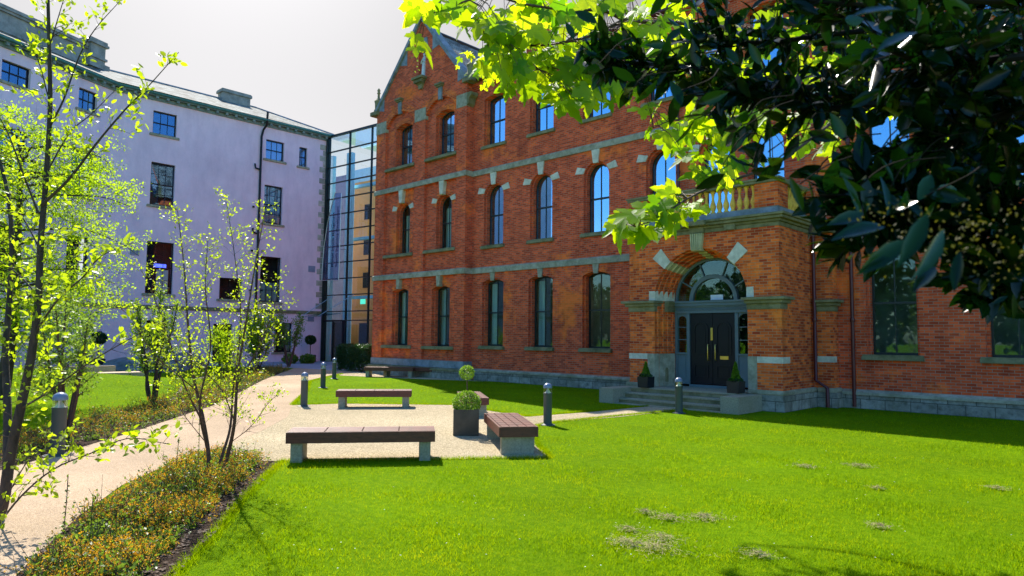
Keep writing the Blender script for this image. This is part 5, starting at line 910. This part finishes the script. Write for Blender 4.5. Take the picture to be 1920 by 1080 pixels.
Q = np.concatenate(Q); n = len(Q); o = leaves('grass_fringe', 'blade', None, np.column_stack([Q, np.zeros(n)]), RNG.normal(size=(n, 3))*np.array([0.5, 0.5, 0.1])+np.array([0, 0, 1.0]), 0.06*(0.6+0.7*RNG.random(n)), (np.array([[0, -.05, 0], [0, .05, 0], [1, 0, 0]]), [(0, 1, 2)]), nrm=np.column_stack([RNG.normal(size=(n, 2)), np.zeros(n)])+1e-6)
tag(o, 'longer green grass blades along the lawn edges', 'grass', kind='stuff')
# clumps of dry cuttings left on the lawn
for px, py, L_, lb in ((1175, 1022, .26, 'pale wisp of dry cuttings, left end of the front row'), (1228, 1031, .42, 'long flat heap of dry cuttings, front centre of the lawn'), (1240, 1013, .26, 'rounded heap of dry cuttings just behind the long one'), (1178, 996, .16, 'small heap of dry cuttings behind the pale wisp'), (1252, 974, .26, 'scattered dry cuttings, middle of three in the second row'), (1322, 974, .30, 'scattered dry cuttings, right one of the second row'), (1210, 964, .14, 'tiny heap of dry cuttings, left one of the second row'), (1425, 1044, .2, 'dry cuttings alone at the lower edge of the lawn'), (1650, 991, .16, 'small dry heap right of the lawn centre'), (1610, 876, .3, 'thin strip of dry cuttings on the far lawn'), (1510, 877, .25, 'faint strip of dry cuttings left of the other far one'), (1868, 918, .2, 'dry heap near the right end of the lawn'), (1645, 918, .12, 'tiny brown heap on the far lawn')):
    d_ = FPX*1.9/1.0; v_ = FW+RT*(px-960)/FPX-UP*(py-540)/FPX; c = CAM+v_*(-1.9/v_[2]); n = int(1000*L_); C = c+RNG.normal(size=(n, 3))*np.array([L_*.34, L_*.26, .005])*(0.5+RNG.random((n, 1)))+np.array([0, 0, .028]); C[:, 2] += 0.02*np.exp(-((C[:, 0]-c[0])**2+(C[:, 1]-c[1])**2)/(L_*.2)**2)
    Dn = RNG.normal(size=(n, 3))*np.array([1, 1, .25]); o = leaves('dry_cuttings', 'straw', None, C, Dn, 0.055, (np.array([[0, -.05, 0], [0, .05, 0], [1, 0, 0]]), [(0, 1, 2)])); tag(o, lb, 'grass cuttings', 'heaps of dry cuttings on the lawn')
n = 55; P, r_ = grass_pts(n*3, 3.5, 13, rad(-20), rad(42), 1); P = P[~(inpoly(P, PATH) | inpoly(P, COURT) | inpoly(P, BED) | inpoly(P, BED2))]; n = len(P); P = np.repeat(P, 5, 0); a = np.tile(np.arange(5)*1.257, n)
o = leaves('daisies', 'paper', None, np.column_stack([P, np.full(n*5, .042)]), np.stack([np.cos(a), np.sin(a), np.full(n*5, .15)], 1), 0.008, OVAL, flat=0.9); tag(o, 'tiny white daisies scattered through the lawn', 'daisies', kind='stuff')
# ================================================================== OVERHANGING SYCAMORE AND LAUREL (trunks stand outside the picture at the right)
SY = empty('sycamore_tree', (0.9, 7.2, 0), 'sycamore with glowing yellow-green lobed leaves reaching in from the upper right', 'tree')
sb = MB(); tk = np.array([0.9, 7.2, 0]); sb.tube(smooth_line([tk, tk+[0.05, 0, 1.5], tk+[-0.1, 0.1, 3.2], tk+[-0.3, 0.1, 5.5]], 4), [.26-.012*i for i in range(13)], 12); sb.build('trunk', 'bark', SY, smooth=True)
sb = MB(); LP, LD = [], []
br = [([(1500, 70, 4.9), (1300, 45, 4.6), (1200, 40, 4.4), (1168, 36, 4.3), (1130, 20, 4.2), (1060, 18, 4.1), (985, 8, 4.0), (930, -8, 3.9)], .020, .005),
      ([(1168, 38, 4.3), (1105, 68, 4.2), (1040, 82, 4.1), (985, 85, 4.0), (920, 70, 3.9), (870, 40, 3.8)], .011, .003),
      ([(1400, 90, 4.8), (1240, 108, 4.5), (1140, 110, 4.3), (1070, 108, 4.2), (1010, 130, 4.1)], .008, .003), ([(985, -10, 3.9), (930, -20, 3.8), (880, 0, 3.7), (828, 18, 3.7), (800, 30, 3.7)], .009, .003),
      ([(1560, 230, 4.7), (1480, 290, 4.5), (1420, 322, 4.3), (1350, 345, 4.2), (1290, 372, 4.1), (1235, 408, 4.0), (1190, 425, 3.9)], .013, .003),
      ([(1420, 150, 4.9), (1350, 200, 4.7), (1310, 225, 4.5), (1262, 225, 4.4), (1225, 240, 4.3)], .008, .003),
      ([(1640, 120, 5.2), (1600, 200, 5.1), (1560, 260, 5.0), (1500, 300, 4.9)], .012, .004), ([(1900, 120, 5.2), (1800, 200, 5.1), (1700, 250, 5.0), (1620, 330, 4.8)], .016, .004)]
T0 = tk+np.array([-0.2, 0.1, 4.0])
for i, (P, ra, rb) in enumerate(br):
    l = smooth_line(proj_line(P), 4)
    if i in (0, 2, 4, 6, 7): l = smooth_line([T0, (T0+l[0])/2+np.array([0, 0, 0.4]), l[0]], 4)[:-1]+l
    k = len(l); sb.tube(l, [ra*(1.8 if j < 8 and i in (0, 2, 4, 6, 7) else 1)*(1-0.75*j/k) for j in range(k)], 7)
def cluster(cx, cy, rx, ry, n, d0, d1, droop=1.0, size=0.16, tilt=0):
    a = RNG.random(n)*6.283; q = np.sqrt(RNG.random(n)); x = rx*q*np.cos(a); y = ry*q*np.sin(a); t = rad(tilt); X = cx+x*math.cos(t)-y*math.sin(t); Y = cy+x*math.sin(t)+y*math.cos(t)
    return [at(X[i], Y[i], d0+(d1-d0)*random.random()) for i in range(n)]
CL = []
for args in ((773, 78, 20, 18, 3, 3.5, 3.8), (790, 20, 30, 30, 7, 3.5, 3.9), (850, 22, 50, 28, 16, 3.6, 4.1), (905, 50, 45, 38, 15, 3.6, 4.2), (960, 80, 60, 55, 32, 3.6, 4.3), (935, 120, 35, 25, 10, 3.7, 4.2), (1010, 30, 70, 35, 28, 3.7, 4.4), (1040, 130, 80, 45, 46, 3.8, 4.6), (1120, 140, 80, 45, 50, 3.9, 4.8), (1090, 60, 50, 40, 18, 3.9, 4.6), (1180, 110, 70, 60, 44, 4.0, 5.0), (1240, 40, 80, 50, 34, 4.0, 5.0), (1120, 10, 60, 20, 12, 3.9, 4.5), (1000, 165, 70, 14, 9, 3.8, 4.3), (1100, 185, 55, 16, 10, 3.9, 4.5),
             (1222, 228, 32, 36, 10, 4.2, 4.5), (1310, 265, 60, 50, 34, 4.2, 5.0), (1370, 210, 80, 50, 40, 4.3, 5.2), (1180, 425, 32, 26, 14, 3.9, 4.2), (1225, 405, 50, 30, 18, 3.9, 4.3), (1270, 380, 50, 22, 16, 4.0, 4.4), (1340, 325, 50, 20, 10, 4.1, 4.4), (1400, 300, 35, 16, 6, 4.2, 4.5),
             (1450, 180, 90, 60, 30, 4.6, 5.4), (1540, 240, 80, 50, 28, 4.7, 5.6), (1660, 370, 60, 26, 9, 4.7, 5.2), (1700, 320, 80, 40, 12, 4.8, 5.6), (1820, 260, 90, 60, 24, 4.8, 5.8), (1350, 110, 90, 70, 40, 4.4, 5.4), (1500, 80, 120, 70, 40, 4.6, 5.6), (1700, 120, 150, 100, 50, 4.8, 6.0)): CL += cluster(*args)
C = np.array(CL); C = C+FW*0.0; n = len(C)
allb = np.concatenate([np.array(polyline(smooth_line(proj_line(P), 4), 0.15)) for P, _, _ in br])
for c in C:                                  # a leaf stalk from each leaf towards its nearest branch
    j = np.argmin(((allb-c)**2).sum(1)); v_ = allb[j]-c; d_ = np.linalg.norm(v_)
    if d_ < 0.75: sb.tube([c, c+v_*0.5+np.array([0, 0, 0.03]), allb[j]], [.0018, .0022, .003], 4, False)
    else: sb.tube([c, c+v_/d_*0.12], .0018, 4, False)
n = 190; t = RNG.random(n); S_ = np.stack([-2.72+2.3*t+RNG.normal(size=n)*0.16, 5.15+2.1*t+RNG.normal(size=n)*0.18], 1); hh = 5.9+0.9*RNG.random(n); FB = np.column_stack([S_[:, 0]-0.88*hh, S_[:, 1]+0.36*hh, hh]); fe = np.array([-8.0, 9.2, 6.5])
fb = smooth_line([T0, T0+(fe-T0)*0.35+np.array([0, 0, 1.6]), T0+(fe-T0)*0.7+np.array([0, 0, 1.6]), fe+np.array([0, 0, 0.5]), fe+np.array([-0.8, -0.6, 0.1])], 5); sb.tube(fb, [.06*(1-.9*j/len(fb))+.004 for j in range(len(fb))], 7)
for c in FB[::3]: j = int(np.argmin(((np.array(fb)-c)**2).sum(1))); sb.tube([fb[j], (fb[j]+c)/2+np.array([0, 0, 0.05]), c], [.006, .004, .002], 4, False)
C = np.concatenate([C, FB]); n = len(C)
sb.build('branches', 'bark_red', SY, smooth=True)
toC = unit(CAM-C); Nn = unit(toC*0.6+np.array([0, 0, 0.5])+RNG.normal(size=(n, 3))*0.42); Dd = RNG.normal(size=(n, 3))*0.6+np.array([0, 0, -0.8])-RT*0.3; Dd -= Nn*(Dd*Nn).sum(1)[:, None]
leaves('leaves', 'leaf_maple', SY, C, Dd, 0.20*(0.55+0.75*RNG.random(n)), MAPLE, nrm=Nn)
kb = C[RNG.integers(0, n, 16)]; kc = []; 
for c in kb: kc += [c+np.array([RNG.normal()*0.012, RNG.normal()*0.012, -0.012*j]) for j in range(12)]
leaves('seed_tassels', 'leaf_shrub', SY, np.array(kc), rdir(len(kc)), 0.014, OVAL)
# laurel: dark glossy leaves close to the camera
LA = empty('laurel_tree', (1.6, 3.4, 0), 'dark glossy-leaved evergreen hanging over the upper right corner close to the camera', 'tree')
tk = np.array([1.6, 3.4, 0.0]); sb = MB(); sb.tube(smooth_line([tk, tk+[0, 0.05, 1.2], tk+[-0.15, 0, 2.4], tk+[-0.3, -0.1, 4.0]], 4), [.15-.008*i for i in range(13)], 10); sb.build('trunk', 'bark', LA, smooth=True)
sb = MB(); T0 = tk+np.array([-0.15, 0, 2.5]); C, Dr = [], []
lb = [[(2000, 60, 2.4), (1800, 50, 2.3), (1600, 60, 2.2), (1430, 80, 2.1), (1330, 70, 2.1)], [(2000, 150, 2.3), (1800, 160, 2.2), (1600, 165, 2.1), (1440, 160, 2.0), (1300, 130, 2.0), (1190, 120, 2.0), (1150, 112, 2.0)],
      [(2000, 230, 2.1), (1820, 215, 2.0), (1660, 195, 1.9), (1540, 205, 1.9), (1440, 190, 1.9), (1360, 175, 1.9)], [(2000, 320, 1.9), (1880, 320, 1.8), (1760, 335, 1.7)],
      [(2000, 10, 2.0), (1800, 0, 1.9), (1640, 10, 1.9), (1500, 0, 1.9)], [(2000, 400, 1.5), (1880, 395, 1.4), (1780, 380, 1.35), (1680, 390, 1.3), (1620, 370, 1.3)], [(2000, 90, 1.6), (1880, 110, 1.5), (1760, 120, 1.5), (1680, 100, 1.45)],
      [(2000, 440, 1.2), (1900, 440, 1.15), (1800, 430, 1.1), (1700, 425, 1.05), (1620, 440, 1.0)], [(2000, 200, 1.5), (1900, 210, 1.45), (1800, 260, 1.4), (1740, 300, 1.35)], [(1990, 560, 1.6), (1930, 545, 1.55), (1885, 535, 1.5), (1850, 540, 1.5)]]
for P in lb:
    P = [(x, y, max(1.75, d_*1.18)) for x, y, d_ in P]
    l = smooth_line(proj_line(P), 5); l = smooth_line([T0, (T0+l[0])/2, l[0]], 3)[:-1]+l; k = len(l); sb.tube(l, [.016*(1-.8*j/k)+.002 for j in range(k)], 7)
    main = l[6:]; m_ = len(main)
    for j in range(2, m_):
        for s_ in range(3):
            a = main[j]; d = RNG.normal(size=3); d /= np.linalg.norm(d); d = d*0.8+(main[-1]-main[0])/np.linalg.norm(main[-1]-main[0])*0.9+np.array([0, 0, 0.25]); d /= np.linalg.norm(d); ln = 0.06+0.11*random.random(); pts = [a, a+d*ln*0.5+RNG.normal(size=3)*0.01, a+d*ln]; sb.tube(pts, [.003, .0025, .0015], 4, False)
            for t in np.linspace(0.25, 1, 5): C.append(a+d*ln*t); q = RNG.normal(size=3); Dr.append(q/np.linalg.norm(q)+d*0.7+np.array([0, 0, -0.1]))
sb.build('branches', 'bark_dark', LA, smooth=True); C = np.array(C); Dr = np.array(Dr)
# a second, deeper fill of shaded foliage
n = 3000; X = 1230+RNG.random(n)*800; Y = -60+RNG.random(n)*480; bnd = 50+np.clip((X-1230)/230, 0, 1)*150+np.clip((X-1450)/300, 0, 1)*60+np.clip((X-1720)/60, 0, 1)*170; k = (Y < bnd*(0.75+0.25*np.sin(X*0.045)+0.1*np.sin(X*.11))) & (RNG.random(n) < 0.16+0.8*np.clip((X-1350)/350, 0, 1)); X, Y = X[k], Y[k]
C2 = np.array([at(X[i], Y[i], 2.3+1.3*random.random()) for i in range(len(X))]); C = np.concatenate([C, C2]); Dr = np.concatenate([Dr, rdir(len(C2), -0.2)]); n = len(C)
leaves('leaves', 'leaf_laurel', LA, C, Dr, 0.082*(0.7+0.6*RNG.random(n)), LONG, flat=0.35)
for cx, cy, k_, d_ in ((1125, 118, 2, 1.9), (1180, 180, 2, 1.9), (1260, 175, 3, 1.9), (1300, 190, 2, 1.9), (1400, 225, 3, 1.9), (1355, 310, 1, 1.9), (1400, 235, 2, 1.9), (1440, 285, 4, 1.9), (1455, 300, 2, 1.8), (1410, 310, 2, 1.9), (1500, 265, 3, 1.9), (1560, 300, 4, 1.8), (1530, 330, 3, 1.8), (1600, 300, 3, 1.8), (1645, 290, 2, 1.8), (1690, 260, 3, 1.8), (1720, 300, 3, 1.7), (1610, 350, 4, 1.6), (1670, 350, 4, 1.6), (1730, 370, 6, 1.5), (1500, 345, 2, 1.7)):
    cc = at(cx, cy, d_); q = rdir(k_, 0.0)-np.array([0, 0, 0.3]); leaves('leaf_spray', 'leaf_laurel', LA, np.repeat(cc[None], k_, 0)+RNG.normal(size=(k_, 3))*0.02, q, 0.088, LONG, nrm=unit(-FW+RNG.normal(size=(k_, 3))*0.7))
    tw_ = MB(); tw_.tube(smooth_line([cc, cc+np.array([0.05, 0.03, 0.05])+RNG.normal(size=3)*.02, cc+RT*0.13+np.array([0, 0, 0.07])], 3), 0.0018, 4); tw_.build('twig', 'bark_dark', LA)
# near leaves and the bluish leaf sprays hanging lowest
nl = [((1660, 425, 1.05), (1530, 455, 1.0), .13), ((1740, 400, .95), (1690, 490, .92), .12), ((1770, 430, .95), (1715, 520, .9), .13), ((1755, 500, .95), (1700, 560, .9), .09), ((1700, 450, 1.0), (1600, 520, .96), .13), ((1650, 420, 1.1), (1570, 440, 1.05), .10), ((1700, 20, .95), (1560, 30, .9), .12), ((1720, 60, 1.0), (1610, 110, .95), .11), ((1800, 470, 1.0), (1790, 540, .98), .08), ((1480, 330, 1.5), (1500, 380, 1.5), .10), ((1580, 330, 1.4), (1610, 400, 1.4), .12), ((1650, 330, 1.4), (1665, 400, 1.35), .12), ((1620, 400, 1.3), (1540, 425, 1.25), .12), ((1890, 555, 1.5), (1850, 575, 1.5), .05), ((1900, 550, 1.5), (1900, 600, 1.5), .07)]
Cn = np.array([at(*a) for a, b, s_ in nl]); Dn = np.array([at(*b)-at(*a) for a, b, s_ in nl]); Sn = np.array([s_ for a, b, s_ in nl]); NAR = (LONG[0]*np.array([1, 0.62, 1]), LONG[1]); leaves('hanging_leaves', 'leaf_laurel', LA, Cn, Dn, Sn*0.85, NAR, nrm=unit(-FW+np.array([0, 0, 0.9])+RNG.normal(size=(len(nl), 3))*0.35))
fc = []
for cx, cy, d_ in ((1640, 425, 1.05), (1690, 440, 1.05), (1730, 410, 1.1), (1760, 440, 1.0), (1800, 420, 1.1), (1830, 450, 1.0), (1880, 420, 1.1), (1910, 440, 1.0), (1850, 400, 1.1), (1780, 465, 1.05), (1890, 470, 1.0), (1400, 20, 1.8), (1700, 10, 1.2), (1820, 30, 1.2), (1330, 120, 1.9), (1620, 400, 1.2), (1900, 495, 1.1), (1840, 480, 1.1)): c = at(cx, cy, d_); fc += list(c+RNG.normal(size=(20, 3))*0.024)
leaves('blossom', 'flower_dull', LA, np.array(fc), rdir(len(fc)), 0.0065, OVAL, flat=0.2)
# ================================================================== trees behind the camera, seen only in the window glass
def treeline(x0, y0, x1, y1, n, h, label):
    for k in range(n):
        t = (k+0.5)/n; x, y = x0+(x1-x0)*t, y0+(y1-y0)*t; hh = h*(0.8+0.4*random.random()); T = empty('broadleaf_tree', (x, y, 0), label, 'tree', 'trees behind the viewer mirrored in the windows')
        b = MB(); b.tube([(x, y, 0), (x, y, hh*0.7)], [0.3, 0.12], 6); b.build('trunk', 'bark', T); m_ = 1500; d = rdir(m_); C = np.array([x, y, hh*0.58])+d*(RNG.random(m_)**0.4)[:, None]*np.array([3.4, 3.4, hh*0.45]); leaves('crown', 'leaf_dark', T, C, rdir(m_), 0.75, OVAL)
treeline(-62, -22, 4, -26, 13, 8.5, 'dark broadleaf tree on the far side of the lawn, behind the viewer')
